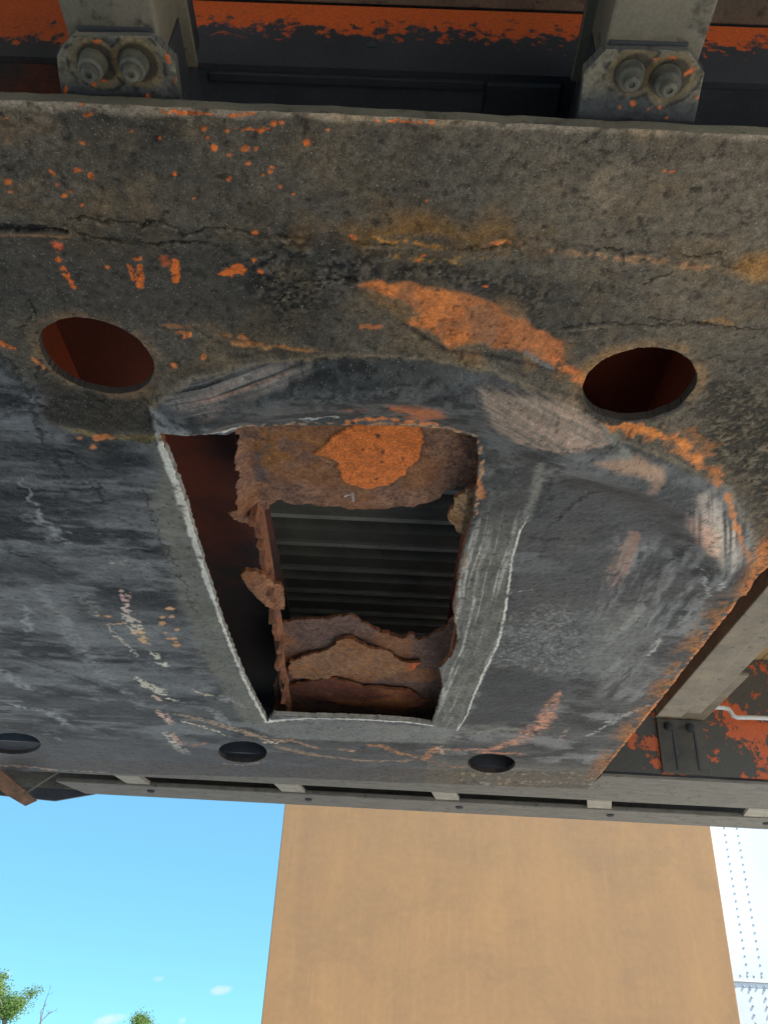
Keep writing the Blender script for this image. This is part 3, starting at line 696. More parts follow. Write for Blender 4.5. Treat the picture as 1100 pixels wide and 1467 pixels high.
# front edge: bluish grime, scraped rust line between the small holes
ft = sstep(pl([(500, 1068)])[0, 1], pl([(500, 1092)])[0, 1], y - .02 * (n_mid - .5))
S.tint(ft * (x < .1), (60, 60, 64), .8, .5); S.tint(ft * (x >= .1), (80, 76, 69), .7)
for pts, w, rgb in (([(385, 1060), (420, 1061), (456, 1072)], [6, 9, 6], (160, 118, 94)), ([(400, 1070), (450, 1082), (520, 1090), (590, 1090)], [14, 10, 6, 5], (132, 108, 86)), ([(484, 1074), (504, 1075)], 6, (166, 126, 104)),
               ([(530, 1068), (550, 1070), (570, 1080), (610, 1086), (622, 1072)], [6, 10, 7, 8, 10], (160, 104, 60)), ([(610, 1088), (632, 1098), (668, 1100)], 4, (160, 92, 66)), ([(628, 1070), (634, 1080)], 6, (180, 148, 128)),
               ([(640, 1074), (700, 1074), (740, 1062), (775, 1040), (790, 1010), (803, 990)], [6, 8, 22, 18, 16, 9], (166, 114, 90)), ([(690, 1078), (745, 1080)], 9, (150, 100, 72)), ([(800, 1060), (812, 1045)], 7, (156, 128, 112)),
               ([(640, 1055), (720, 1045), (745, 1046)], [18, 18, 8], (104, 105, 98)), ([(-60, 1094), (30, 1098), (90, 1104)], [8, 9, 4], (150, 122, 102)), ([(60, 1103), (150, 1106)], 3, (130, 128, 128)), ([(322, 1094), (350, 1097), (380, 1090)], 3, (124, 104, 90))):
    S.tint(line(pts, np.array(w) * 2.0, .95, .012, 60, 74) * sstep(.34, .62, .5 * n_xs + .5 * n_hi), rgb, .9, .5)
rq = random.Random(5)
blobs([(rq.uniform(660, 850), rq.uniform(1104, 1124), rq.uniform(3, 9), rq.uniform(1.5, 4)) for i in range(46)], (122, 118, 110), .55)
# bright orange paint chips and brush marks
OR = (228, 120, 46)
blobs([(12, 260, 11, 9), (76, 247, 12, 5, 40), (93, 279, 9, 6), (131, 252, 7, 12, -35), (112, 244, 14, 5, 15), (102, 274, 6, 4), (118, 293, 4, 5), (119, 204, 7, 5), (250, 249, 6, 6), (292, 184, 8, 6), (298, 197, 6, 4), (307, 211, 8, 12, -35),
       (325, 187, 6, 5), (351, 213, 12, 8), (329, 222, 6, 5), (355, 234, 6, 5), (328, 256, 7, 8), (367, 213, 7, 5), (278, 284, 4, 3), (189, 187, 4, 3), (229, 198, 5, 4), (127, 164, 13, 4, -10), (118, 148, 10, 5), (83, 264, 5, 4), (16, 274, 5, 4), (11, 168, 4, 3),
       (392, 177, 10, 7, -15), (404, 176, 10, 4), (376, 186, 15, 5, -8), (439, 204, 9, 8), (389, 239, 7, 4), (387, 246, 6, 5), (377, 250, 5, 3), (402, 267, 5, 4), (421, 278, 5, 4), (619, 176, 8, 5), (600, 176, 9, 4), (505, 339, 11, 5, 30), (611, 288, 4, 4),
       (374, 388, 9, 8), (607, 366, 8, 4), (600, 373, 6, 4), (695, 410, 8, 4), (951, 245, 5, 3), (964, 246, 9, 4), (365, 333, 8, 7), (155, 382, 5, 5), (364, 371, 6, 6), (85, 371, 9, 7), (198, 371, 12, 5), (470, 186, 5, 3), (540, 173, 6, 3)], OR, .97, .6, 3, .3, .30)
for pts, w in (([(338, 185), (384, 187)], 4.5), ([(232, 159), (262, 160), (305, 163)], [4, 5, 4]), ([(330, 164), (365, 164)], 4), ([(556, 173), (592, 174)], 4), ([(186, 380), (191, 400)], 7), ([(200, 383), (201, 408)], 12), ([(92, 384), (106, 410)], 10), ([(252, 376), (252, 402)], 13)):
    S.tint(line(pts, w, .25, .0025, 260, 81) * sstep(.28, .36, n_hi + .05 * n_ys), OR, .95, .6, .30)
S.tint(zone([(313, 394), (326, 385), (340, 378), (348, 381), (355, 386), (350, 391), (328, 397)], .001, .003, 200), OR, .97, .6, .30)
S.tint(zone([(228, 366), (240, 366), (243, 380), (230, 380)], .003, .004, 200), (190, 96, 52), .7)
S.tint(zone([(73, 345), (90, 350), (92, 360), (76, 358)], .003, .004, 200) * sstep(.35, .5, n_hi), (190, 88, 50), .9)
S.tint(line([(0, 492), (18, 500)], 14, .8, .004), (196, 106, 48), .9); S.tint(line([(48, 512), (60, 528)], 9, .8, .004) * sstep(.4, .5, n_hi), (170, 108, 60), .8)
blobs([(148, 627, 30, 9), (134, 640, 9, 7), (115, 627, 9, 6), (250, 521, 9, 8), (268, 479, 16, 9), (256, 475, 9, 5), (292, 508, 8, 8)], (180, 110, 60), .85, None, 4)
lum = S.c @ np.array([.3, .5, .2])
S.c *= np.minimum(np.clip(lum / .095, .12, 3) ** .3, 1.12)[:, None]; S.c *= np.minimum(1, .82 / S.c.max(1))[:, None]
S.c *= 1 + wear[:, None] * np.array([.03, 0, -.05]) + (1 - wear[:, None]) * np.array([.04, -.05, -.12])
pit = fbm(x * 420, y * 420, 2, 91)
S.c *= np.clip(1 + (1 - .5 * wear) * (.55 * (n_hi - .5) + .5 * (pit - .5)) + .45 * (n_mid - .5) - .45 * sstep(.70, .8, fbm(x * 160, y * 160, 2, 92)), .25, 2)[:, None]
S.c *= (1 + np.outer(sstep(.45, .7, fbm(x * 16, y * 16, 4, 93)) * (1 - wear * .7), np.array([.14, .04, -.10])))
S.h += .0007 * (pit - .5)
plate = S.build('coupler_plate', MAT['plate'], tr, PZ, .010, MAT['rim'])
plate['label'] = 'greasy grey coupler plate with holes, rust patches and orange paint chips'
# rim faces of the drilled holes and the outline are rusty, only the torch cut is bright
me = plate.data; me.materials.append(MAT['rust_rim']); me.materials.append(MAT['flange'])
nf = len(me.polygons); mi = np.zeros(nf, np.int32); me.polygons.foreach_get('material_index', mi)
ids = np.where(mi == 1)[0]
cen = np.zeros(nf * 3, np.float32); me.polygons.foreach_get('center', cen); cen = cen.reshape(-1, 3)[ids, :2].astype(float)
bc = big_m.mean(0); inb = inside(cen, bc + (big_m - bc) * 1.04)
new = np.where(inb, np.where(((cen[:, 0] > bc[0]) & (cen[:, 1] < 1.6)) | (cen[:, 1] < .82), 2, 1), np.where(cen[:, 1] < .45, 3, 4))
mi[ids] = new; me.materials.append(MAT['hole_rim'])
me.polygons.foreach_set('material_index', mi)

# --- longitudinal beams behind the plate: hat sections with a thin lip along the top
ZB, ZL = 1.222, 1.283
beams = []
for (x0, x1, side) in ((-.262, -.193, 1), (.134, .205, -1)):
    bm = B()
    box(bm, x0, x1, -4.0, .352, ZB, ZL + .05, .0025)
    o = obj('longitudinal_beam', bm, 'flange', tr)
    xi = x1 if side > 0 else x0
    bm = B(); box(bm, xi - (.001 if side > 0 else .008), xi + (.008 if side > 0 else .001), -4.0, .392, ZL - .002, ZL + .004, .0008)
    obj('lip', bm, 'flange', o)
    bm = B(); box(bm, min(xi, xi + side * -.0035), max(xi, xi + side * -.0035), .3525, .40, ZB + .012, ZL + .05)
    obj('side_plate', bm, 'darkgrey', o)
    bm = B(); box(bm, x0 + .006, x1 - .006,   .3525, .60, ZB + .022, ZL + .05)
    obj('beam_extension', bm, 'dark', o)
# --- bolted brackets
def bolt(c, r, parent, axis=(0, 0, -1), name='bolt', mat='bolt', h=.012):
    bm = B(); lathe(bm, c, axis, [(r * 1.16, -.001), (r * 1.16, .0016), (r * 1.06, .0018), (r * 1.02, h * .8), (r * .86, h), (r * .64, h), (r * .62, h + .0008), (r * .58, h + .0042), (r * .46, h + .005), (r * .26, h + .005), (r * .22, h + .0035)], 30)
    return obj(name, bm, mat, parent)
ZK = 1.2155
for px in (((80, 156), (82, 78), (106, 50), (216, 51), (251, 88), (257, 158)), ((828, 186), (836, 102), (868, 70), (985, 72), (1008, 104), (996, 196))):
    P = pl(px, ZK); P[0][1] += .03; P[-1][1] += .03
    left = px[0][0] < 300
    nuts = ((134, 91), (192, 92)) if left else ((902, 107), (953, 114))
    K = Sheet(np.arange(P[:, 0].min() - .004, P[:, 0].max() + .004, .001), np.arange(P[:, 1].min() - .004, P[:, 1].max() + .004, .001), ragged(P, .006, .0006, 4))
    kx, ky = K.x, K.y; ka = fbm(kx * 60, ky * 60, 4, 5 + left); kb = fbm(kx * 220, ky * 220, 3, 8 + left); ym = P[2][1]
    K.tint(np.ones(len(kx)), (98, 92, 78), 1, .55); K.tint(sstep(.45, .65, ka), (74, 72, 64), .7)
    K.tint(sstep(ym + .022, ym + .045, ky + .02 * (ka - .5)), (56, 59, 63), .9, .45); K.tint(sstep(.55, .7, kb), (44, 44, 44), .5)
    for u_, v_ in nuts:
        dq = np.hypot(*(K.V - pl([(u_ + 6, v_ - 2)], ZK)[0]).T)
        K.tint(sstep(.022, .014, dq + .006 * (ka - .5)), (112, 92, 58), .6); K.tint(sstep(.0165, .0135, dq), (38, 36, 32), .85); K.tint(sstep(.002, .0005, np.abs(dq - .021 + .01 * (ka - .5))) * sstep(.4, .5, kb), (40, 38, 34), .8)
    for (u_, v_, w_, h_, g_) in (((95, 130, 4, 18, 0), (135, 120, 6, 7, 0), (212, 139, 6, 12, 0), (241, 82, 6, 20, -15), (140, 59, 14, 5, 0), (252, 115, 3, 8, 0), (150, 116, 10, 3, 0)) if left else
                                 ((906, 147, 8, 8, 0), (887, 153, 4, 5, 0), (929, 155, 4, 4, 0), (945, 154, 5, 5, 0), (988, 102, 22, 6, -35), (998, 140, 4, 6, 0), (955, 168, 3, 4, 0), (963, 83, 9, 4, 0), (942, 84, 12, 3, 0))):
        e_ = pl(ell(u_, v_, w_ / 2, h_ / 2, R(g_), 14), ZK); K.tint(K.area(e_, .0006, .0012, 500, 3), (212, 108, 50), .9)
    K.h = .0012 * (ka - .5) + .0006 * (kb - .5) + .0006 * sstep(.0165, .021, np.minimum(*[np.hypot(*(K.V - pl([(u_ + 6, v_ - 2)], ZK)[0]).T) for u_, v_ in nuts]))
    k = K.build('bracket', MAT['rust_sheet'], tr, ZK, .009, MAT['bracket'])
    bm = B(); a_, b_ = P[2], P[3]
    box(bm, a_[0] + .002, b_[0] + .001, min(a_[1], b_[1]) - .0022, min(a_[1], b_[1]) + .002, ZK + .0045, ZK + .0085, .001); obj('weld_bead', bm, 'darkgrey', k)
    for qi, (bx_, by_) in enumerate(nuts):
        c = at_z(bx_, by_, ZK - .002); bolt((c[0], c[1], ZK), .0092 + .0004 * qi, k, (.05 * (qi - .5), .06 * (left - .5), -1), h=.0115 + .0012 * (qi ^ left))
# --- crossmember behind the coupler: upright web, upper flange, dark ceiling of the coupler box
YW, ZR = .42, 1.337
MAT['webl'] = peel('orange_paint_left_bay', (190, 86, 42), (52, 48, 46), 75, .5, .05, ('Z', 1.325, 1.42))
cm = B(); box(cm, -.2655, .2075, YW, YW + .006, ZR, 1.445); cmo = obj('crossmember_web', cm, 'web', tr)
cm = B(); box(cm, -1.1, -.2665, YW, YW + .006, ZR, 1.46); obj('crossmember_web', cm, 'webl', tr)
cm = B(); box(cm, .2085, 1.0, YW, YW + .006, ZR, 1.432); obj('crossmember_web', cm, 'web', tr)
for (x0, x1, zf) in ((-.2655, .2075, 1.446), (.2085, 1.0, 1.433)):
    bm = B(); box(bm, x0, x1, .30, .4185, zf, zf + .008, .0015); o = obj('crossmember_flange', bm, 'flange', tr)
    bm = B(); box(bm, x0, x1, .283, .2995, zf - .006, zf + .008, .0015); obj('flange_lip', bm, 'flange', o)
bm = B(); box(bm, -.186, .127, .3, .418, 1.52, 1.53); obj('bay_ceiling', bm, 'dark', tr)
bm = B(); box(bm, -.262, .1305, YW + .0065, .56, ZR, ZR + .006); obj('coupler_ceiling', bm, 'dark', tr)
bm = B(); box(bm, -1.1, -.2645, YW + .0065, .56, ZR, ZR + .006); obj('coupler_ceiling', bm, 'redweb', tr)
bm = B(); box(bm, .1312, .95, YW + .0065, .56, ZR, ZR + .006); obj('coupler_ceiling', bm, 'dark', tr)
c0 = pl([(700, 100), (835, 104)], ZR - .006)
bm = B(); box(bm, c0[0][0], .1275, .4265, .56, ZR - .007, ZR - .001, .001); obj('doubler_plate', bm, 'darkgrey', tr)
bm = B(); box(bm, -.19, c0[0][0] - .002, .4265, .434, ZR - .004, ZR - .0005, .001); obj('ledge_strip', bm, 'darkgrey', tr)
c1 = at_y(532, 65, YW); bm = B(); lathe(bm, (c1[0], YW - .0003, c1[2]), (0, -1, 0), [(.0045, 0), (.0045, .0006), (.003, .0008)], 16); obj('drain_plug', bm, 'dark', cmo)

# --- inside the coupler box: ceiling in red primer, webs, torn inner sheet, deck above
XL, XR = -.212, .106
for (x0, x1, y0, y1, mt) in ((-1.3, XL - .002, .5605, 2.12, 'oxide_fade'), (XR + .002, .528, .5605, 2.12, 'oxide_warm'), (XL, XR, .5605, .80, 'oxide')):
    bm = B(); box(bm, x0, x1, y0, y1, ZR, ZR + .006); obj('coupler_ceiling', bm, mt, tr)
fl = pl([(85, 470), (112, 540)], ZR)[:, 0].mean(); frr = pl([(958, 505), (928, 598)], ZR)[:, 0].mean()
for xw in (fl - .003, frr + .003):
    bm = B(); box(bm, xw - .004, xw + .004, .52, 2.0, PZ + .013, ZR - .001); obj('web_plate', bm, 'oxide_lit_wall', tr)
bm = B(); box(bm, .520, .526, .42, 2.12, PZ + .013, ZR - .001); obj('web_plate', bm, 'rust_rim', tr)
# ragged upright web on the left of the tear: what is left of it above the cut
def upright(name, X, prof, thick, parent, mat):
    bm = B(); a_ = [bm.verts.new((X(p[0]), p[0], p[1])) for p in prof]; b_ = [bm.verts.new((X(p[0]) - thick, p[0], p[1])) for p in prof]
    bm.faces.new(a_); bm.faces.new(b_[::-1]); n_ = len(prof)
    for i in range(n_): bm.faces.new((a_[i], b_[i], b_[(i + 1) % n_], a_[(i + 1) % n_]))
    return obj(name, bm, mat, parent)
MAT['scale'] = steel('brown_rust_scale', (136, 84, 54), (92, 64, 50), 45, .9, (60, 44, 38), .9)
rnd = random.Random(4)
prof = []
yy = 1.02
while yy < 1.86:
    base = 1.232 + (.016 if 1.12 < yy < 1.24 else 0) + (.01 if 1.29 < yy < 1.36 else 0)
    prof.append((yy, base + rnd.uniform(-.012, .010))); yy += rnd.uniform(.004, .014)
prof += [(1.87, 1.285), (1.02, 1.285)]
upright('torn_web', lambda Y: XL + .006 - .022 * max(0, (Y - 1.35) / .5) + .005 * math.sin(Y * 31) + .003 * math.sin(Y * 83), prof, .009, tr, 'scale')
prof = [(.80, 1.214)]; yy = .82
while yy < 1.83:
    prof.append((yy, 1.234 + .02 * (1 if 1.05 < yy < 1.3 else 0) + rnd.uniform(-.006, .008))); yy += rnd.uniform(.008, .018)
prof += [(1.83, 1.28), (.80, 1.28)]
upright('torn_web', lambda Y: XR + .012, prof, .006, tr, 'scale')
bm = B(); box(bm, XR + .012, XR + .016, .8, 2.1, 1.281, ZR - .001); obj('web_plate', bm, 'oxide', tr)
bm = B(); box(bm, XL - .016, XL - .012, .8, 1.05, 1.286, ZR - .001); obj('web_plate', bm, 'oxide', tr)

def rust_sheet(name, px, z, res, seed, zf=None, rag=.010, step=.0035, base=((104, 76, 62), (126, 92, 72), (74, 56, 48)), paint=None, thick=.006, k=.52):
    P = ragged(pl(px, z), step, rag, seed, 55, 4)
    lo, hi = P.min(0) - .01, P.max(0) + .01
    s_ = Sheet(np.arange(lo[0], hi[0], res), np.arange(lo[1], hi[1], res), P)
    X, Y = s_.x, s_.y
    a_ = fbm(X * 40, Y * 40, 4, seed); b_ = fbm(X * 260, Y * 260, 3, seed + 1); c_ = fbm(X * 12, Y * 12, 3, seed + 2)
    s_.tint(np.ones(len(X)), base[0], 1, .9, k); s_.tint(sstep(.4, .65, a_), base[1], .8, None, k); s_.tint(sstep(.52, .66, b_), base[2], .7, None, k); s_.tint(sstep(.5, .7, c_), (118, 74, 40), .5, None, k)
    s_.h = .0016 * (b_ - .5) + .003 * (a_ - .5) + .006 * (c_ - .5)
    if paint: paint(s_, a_, b_, k)
    return s_.build(name, MAT['rust_sheet'], tr, z, thick, MAT['rust_rim'], zf)
def paint_rear(s_, a_, b_, k):
    m_ = s_.area(pl([(448, 650), (472, 628), (510, 605), (600, 600), (606, 632), (601, 655), (588, 668), (570, 690), (548, 700), (530, 702), (505, 698), (490, 688), (484, 664), (468, 655)], 1.25), .0014, .006, 80, 5)
    rim = s_.area(pl([(448, 650), (472, 628), (510, 605), (600, 600), (606, 632), (601, 655), (588, 668), (570, 690), (548, 700), (530, 702), (505, 698), (490, 688), (484, 664), (468, 655)], 1.25), .004, .006, 80, 5, .003)
    s_.tint(rim * (1 - m_), (40, 30, 26), .6, None, k)
    s_.tint(m_, (196, 106, 46), .97, .7, .42); s_.tint(m_ * sstep(.5, .66, a_), (168, 90, 42), .7, None, .42); s_.h += m_ * .002
    for (u_, v_, w_) in ((541, 622, 6), (549, 645, 6), (547, 660, 5), (540, 686, 5), (577, 655, 4), (520, 640, 4)):
        s_.tint(s_.area(pl(ell(u_, v_, w_ / 2, w_ / 2, 0, 10), 1.25), .001, .002, 300), (60, 36, 26), .9, None, k)
    s_.tint(s_.area(pl([(366, 640), (384, 640), (384, 690), (366, 690)], 1.25), .01, .01, 60), (66, 64, 64), .85, None, k)
    s_.tint(s_.area(pl([(345, 612), (460, 612), (470, 660), (380, 670), (345, 660)], 1.25), .02, .02, 40) * sstep(.45, .6, a_), (120, 78, 36), .7, None, k)
    s_.tint(s_.stroke(pl([(494, 716), (506, 712), (505, 724)], 1.25), .005, .6), (160, 146, 140), .7, None, k)
zc = pl([(500, 735)], 1.25)[0, 1]
rust_sheet('torn_inner_sheet', [(338, 560), (700, 560), (697, 650), (690, 690), (664, 700), (640, 705), (630, 720), (615, 726), (580, 732), (540, 736), (500, 733), (470, 732), (440, 728), (425, 732), (402, 722), (392, 727), (376, 745), (366, 752), (358, 740), (335, 722), (330, 716), (345, 706), (340, 680)], 1.25, .0016, 71,
           lambda V: .010 * np.clip((V[:, 1] - .8) / .25, 0, 1) ** 2 - .028 * sstep(-.20, -.232, V[:, 0]), paint=paint_rear)
rust_sheet('curled_flap', [(686, 694), (692, 720), (686, 760), (672, 768), (655, 764), (644, 752), (645, 735), (652, 715), (668, 702)], 1.224, .0014, 75, lambda V: .02 * np.clip((.09 - V[:, 0]) / .05, 0, 1), base=((140, 112, 80), (118, 88, 62), (84, 62, 50)))
rust_sheet('bent_flap', [(343, 822), (352, 816), (368, 820), (386, 838), (402, 852), (406, 884), (392, 880), (378, 868), (356, 842)], 1.226, .0016, 77, lambda V: .02 * np.clip((V[:, 0] + .23) / .05, 0, 1), rag=.005, base=((132, 92, 66), (112, 76, 56), (84, 60, 48)))
rust_sheet('front_inner_sheet', [(400, 892), (430, 889), (468, 886), (500, 882), (522, 893), (545, 905), (575, 912), (588, 908), (600, 918), (612, 915), (636, 898), (652, 885), (668, 900), (664, 990), (650, 1040), (640, 1075), (390, 1072), (396, 960)], 1.262, .0022, 79,
           lambda V: -.006 * np.clip((V[:, 1] - 1.4) / .5, 0, 1), base=((92, 70, 60), (78, 60, 54), (58, 46, 43)), k=.45)
def paint_flake(s_, a_, b_, k):
    s_.tint(sstep(.5, .65, a_), (124, 84, 52), .7, None, k)
    s_.tint(s_.area(pl([(585, 950), (620, 950), (620, 962), (590, 962)], 1.250), .01, .008, 60), (176, 82, 48), .9, None, k)
rust_sheet('rust_flake', [(414, 946), (440, 938), (470, 934), (488, 918), (500, 916), (516, 922), (540, 930), (560, 936), (570, 946), (602, 950), (590, 962), (560, 966), (520, 968), (480, 966), (450, 974), (420, 974), (413, 966)], 1.250, .0018, 83, lambda V: .003 * np.sin(V[:, 0] * 60 + V[:, 1] * 30), base=((118, 84, 60), (104, 76, 58), (84, 62, 50)), paint=paint_flake, k=.5)
rust_sheet('rust_flake', [(404, 985), (470, 972), (520, 985), (590, 990), (612, 1010), (560, 1016), (470, 1006), (430, 1000)], 1.2475, .0025, 87, None, base=((84, 42, 30), (66, 38, 30), (50, 36, 30)), k=.5)

# corrugated deck over the whole middle, wooden planks along the sides
ZD = 1.54
bm = B()
prof = []
yv = .6; pitch = .112
while yv < 2.14:
    prof += [(yv, ZD), (yv + .006, ZD - .034), (yv + .044, ZD - .034), (yv + .048, ZD - .026), (yv + .056, ZD - .026), (yv + .060, ZD - .034), (yv + .072, ZD - .034), (yv + .078, ZD)]
    yv += pitch
va = [bm.verts.new((-.62, p[0], p[1])) for p in prof]; vb = [bm.verts.new((.56, p[0], p[1])) for p in prof]
for i in range(len(prof) - 1):
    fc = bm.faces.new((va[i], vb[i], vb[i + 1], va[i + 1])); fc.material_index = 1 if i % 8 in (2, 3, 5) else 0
dk = obj('corrugated_deck', bm, 'deck', tr); dk.data.materials.append(MAT['deck_highlight'])
md = dk.modifiers.new('thickness', 'SOLIDIFY'); md.thickness = .002; md.offset = 1
m, n, l, b = newmat('pale_floor_wood')
a = noise_node(n, l, 12, 6, .6, stretch=(1, .06, 1)); f = noise_node(n, l, 3, 3)
c = mix(n, l, ramp(n, l, a, [(.3, G(0)), (.7, G(1))]), (.62, .45, .22), (.46, .31, .14))
l.new(c, b.inputs['Base Color']); b.inputs['Roughness'].default_value = .7
MAT['wood'] = m
bmw = B(); box(bmw, 0, .145, -9, 2.6, 0, .028, .002); pk = obj('floor_plank', bmw, 'wood', tr)
xsp = [.565 + .148 * i for i in range(5)] + [-.77 - .148 * i for i in range(5)]
for i, xp in enumerate(xsp):
    q = pk if i == 0 else pk.copy()
    if i: col.objects.link(q)
    q.location = (xp, 0, ZD + .001 * (i % 2)); q.parent = tr
bm = B(); box(bm, -.622, .563, -9, .6, ZD, ZD + .03); obj('rear_floor', bm, 'darkgrey', tr)
bm = B(); box(bm, -.622, .563, 2.135, 2.6, ZD, ZD + .03); obj('front_floor', bm, 'wood', tr)
bm = B(); box(bm, -1.62, 1.32, -9, 2.62, ZD + .06, ZD + .09); obj('load_floor', bm, 'darkgrey', tr)
for k, yc in enumerate((-3.2, -2.5, -1.8, -1.1, -.4)):
    bm = B(); profile_x(bm, [(yc, 1.42), (yc + .07, 1.42), (yc + .07, 1.428), (yc + .008, 1.428), (yc + .008, 1.53), (yc + .07, 1.53), (yc + .07, 1.538), (yc, 1.538)], -1.45, 1.2); obj('crossmember', bm, 'flange', tr)
for x0, x1 in ((1.27, 1.31), (-1.60, -1.56)):
    bm = B(); box(bm, x0, x1, -9, 2.6, 1.40, 1.598, .003); obj('side_rail', bm, 'bulk', tr)

# --- right bay: fore-aft brace, orange bulkhead, bolted gusset, white tube
br = pl([(1100, 832), (945, 1025), (1100, 930), (1000, 1030)], 1.25)
bx0, bx1 = br[:2, 0].mean(), br[2:, 0].mean()
bm = B(); box(bm, bx0, bx0 + .056, -.2, 1.815, 1.25, 1.34, .003); o = obj('brace_channel', bm, 'brace', tr)
bm = B(); box(bm, bx0 + .0565, bx1, -.2, 1.80, 1.256, 1.263, .002); obj('outer_flange', bm, 'brace', o)
YB = 2.135
m, n, l, b = newmat('orange_bulkhead')
MAT['bulk2'] = m
a = noise_node(n, l, 11, 10, .68); f = noise_node(n, l, 300, 4, .65); g3 = noise_node(n, l, 4, 3)
msk = ramp(n, l, a, [(.525, G(0)), (.55, G(1))])
oc = mix(n, l, g3, tuple(lin((196, 88, 44), .5)), tuple(lin((158, 84, 54), .5)))
uc = mix(n, l, g3, tuple(lin((76, 74, 68))), tuple(lin((58, 58, 56))))
c = mix(n, l, msk, uc, oc); c = mix(n, l, 1.0, c, ramp(n, l, f, [(.3, G(.8)), (.7, G(1.15))]), 'MULTIPLY')
l.new(c, b.inputs['Base Color']); b.inputs['Roughness'].default_value = .55; bump(n, l, b, msk, .6, .0015)
bm = B(); box(bm, .5395, 1.26, YB, YB + .008, 1.215, ZD - .002); bo = obj('bulkhead', bm, 'bulk2', tr)
bm = B(); box(bm, -1.55, .5385, YB + .004, YB + .012, 1.215, ZD - .002); obj('bulkhead', bm, 'dark', tr)
ga = at_y(np.array([938., 1003.]), np.array([1028., 1030.]), YB)
bm = B(); box(bm, ga[0][0], ga[1][0], YB - .008, YB - .001, 1.216, ga[0][2] - .004, .002); go = obj('gusset_plate', bm, 'gusset', bo)
bm = B(); box(bm, ga[0][0] - .004, ga[1][0] + .006, 1.8155, YB - .009, ga[0][2] - .003, ga[0][2] + .004, .001); obj('shelf_angle', bm, 'brace', go)
for u_, v_ in ((957, 1041), (988, 1043)):
    c = at_y(u_, v_, YB - .01); bolt((c[0], YB - .008, c[2]), .010, go, (0, -1, 0), mat='darkgrey')
for u_ in (966, 996):
    c = at_y(u_, 1060, YB - .01); bm = B(); box(bm, c[0] - .003, c[0] + .003, YB - .0105, YB - .008, 1.225, c[2] + .03, .001); obj('weld_bead', bm, 'dark', go)
pts = [at_y(u_, v_, YB - .05) for u_, v_ in ((1006, 1015), (1020, 1013), (1036, 1014), (1043, 1016), (1047, 1021), (1050, 1026), (1056, 1028), (1075, 1028), (1100, 1029), (1180, 1034))]
bm = B(); tube(bm, pts, .0058, 10); obj('white_tube', bm, 'hose', tr, True)

# --- front rail: inner flange, row of spacers with slots between, outer bar
def rail_y(px, py): return pl([(px, py)])[0]
A0, A1 = rail_y(130, 1112.5), rail_y(900, 1152)
sk = .012
bm = B(); prism(bm, [(-1.62, 2.262), (.533, 2.262), (.54, 2.137), (1.3, 2.137), (1.3, 2.378), (-1.62, 2.378)], 1.2015, 1.2095, .0015); fr = obj('front_rail', bm, 'rail', tr)
bm = B(); prism(bm, [(-.955, 2.47), (1.3, 2.47), (1.3, 2.60), (-.905, 2.60)], 1.199, 1.2125, .003); obj('outer_bar', bm, 'rail', fr)
bm = B(); box(bm, -1.6, 1.3, 2.602, 2.625, 1.2135, 1.6, .002); obj('nose_plate', bm, 'rail', fr)
bm = B(); box(bm, -1.6, 1.3, 2.14, 2.60, 1.30, 1.306); obj('rail_top', bm, 'dark', fr)
sp0 = None
for u_ in (-250, -25, 190, 418, 638, 860, 1092):
    c = at_z(u_, 1117 + u_ * .046, 1.2)
    w_ = .034
    if sp0 is None:
        bm = B(); prism(bm, [(-w_ - .012, 0), (w_ - .012, 0), (w_ + .008, .1), (-w_ + .008, .1)], 1.2035, 1.214, .0015); sp0 = obj('spacer_block', bm, 'spacer', fr); q = sp0
    else:
        q = sp0.copy(); col.objects.link(q); q.parent = fr
    q.location = (c[0] + .012 * math.sin(u_), 2.375 - .004 * (u_ % 3), .001 * math.sin(u_ * 2)); q.rotation_euler = (0, 0, .03 * math.sin(u_ * 1.7))
    bm = B()
    if u_ > 0: lathe(bm, (c[0] + .045, 2.52, 1.2), (0, 0, -1), [(.011, 0), (.011, .004), (.008, .006), (.003, .006)], 14); obj('rivet', bm, 'darkgrey', fr)
# left end: dark hanging gusset, stay wire and bent strip
gp = at_y(np.array([-120., 0, 82, 136, 78, 0, -120]), np.array([1096., 1104, 1110, 1137, 1147, 1139, 1130]), 2.62)
bm = B(); a_ = [bm.verts.new(p) for p in gp]; b_ = [bm.verts.new(p + np.array([0, .01, 0])) for p in gp]
bm.faces.new(a_); bm.faces.new(b_[::-1])
for i in range(7): bm.faces.new((a_[i], b_[i], b_[(i + 1) % 7], a_[(i + 1) % 7]))
obj('corner_gusset', bm, 'dark', tr)
sp_ = [(-40, 1080), (0, 1118), (22, 1136), (44, 1152)]
bm = B(); ring = []
for i, (u_, v_) in enumerate(sp_):
    c = at_y(u_, v_, 2.44 - .02 * i); w_ = .024 if i < 3 else .012
    ring.append([bm.verts.new(c + np.array(d_)) for d_ in ((-w_, 0, -.006), (w_, .006, .010), (w_, .012, .013), (-w_, .006, -.003))])
for r0, r1 in zip(ring[:-1], ring[1:]):
    for k in range(4): bm.faces.new((r0[k], r0[(k + 1) % 4], r1[(k + 1) % 4], r1[k]))
bm.faces.new(ring[0][::-1]); bm.faces.new(ring[-1]); obj('bent_strip', bm, 'copper', tr)
bm = B(); tube(bm, [at_y(34, 1138, 2.40), at_y(86, 1104, 2.42)], .0035, 8); obj('stay_wire', bm, 'rail', tr)

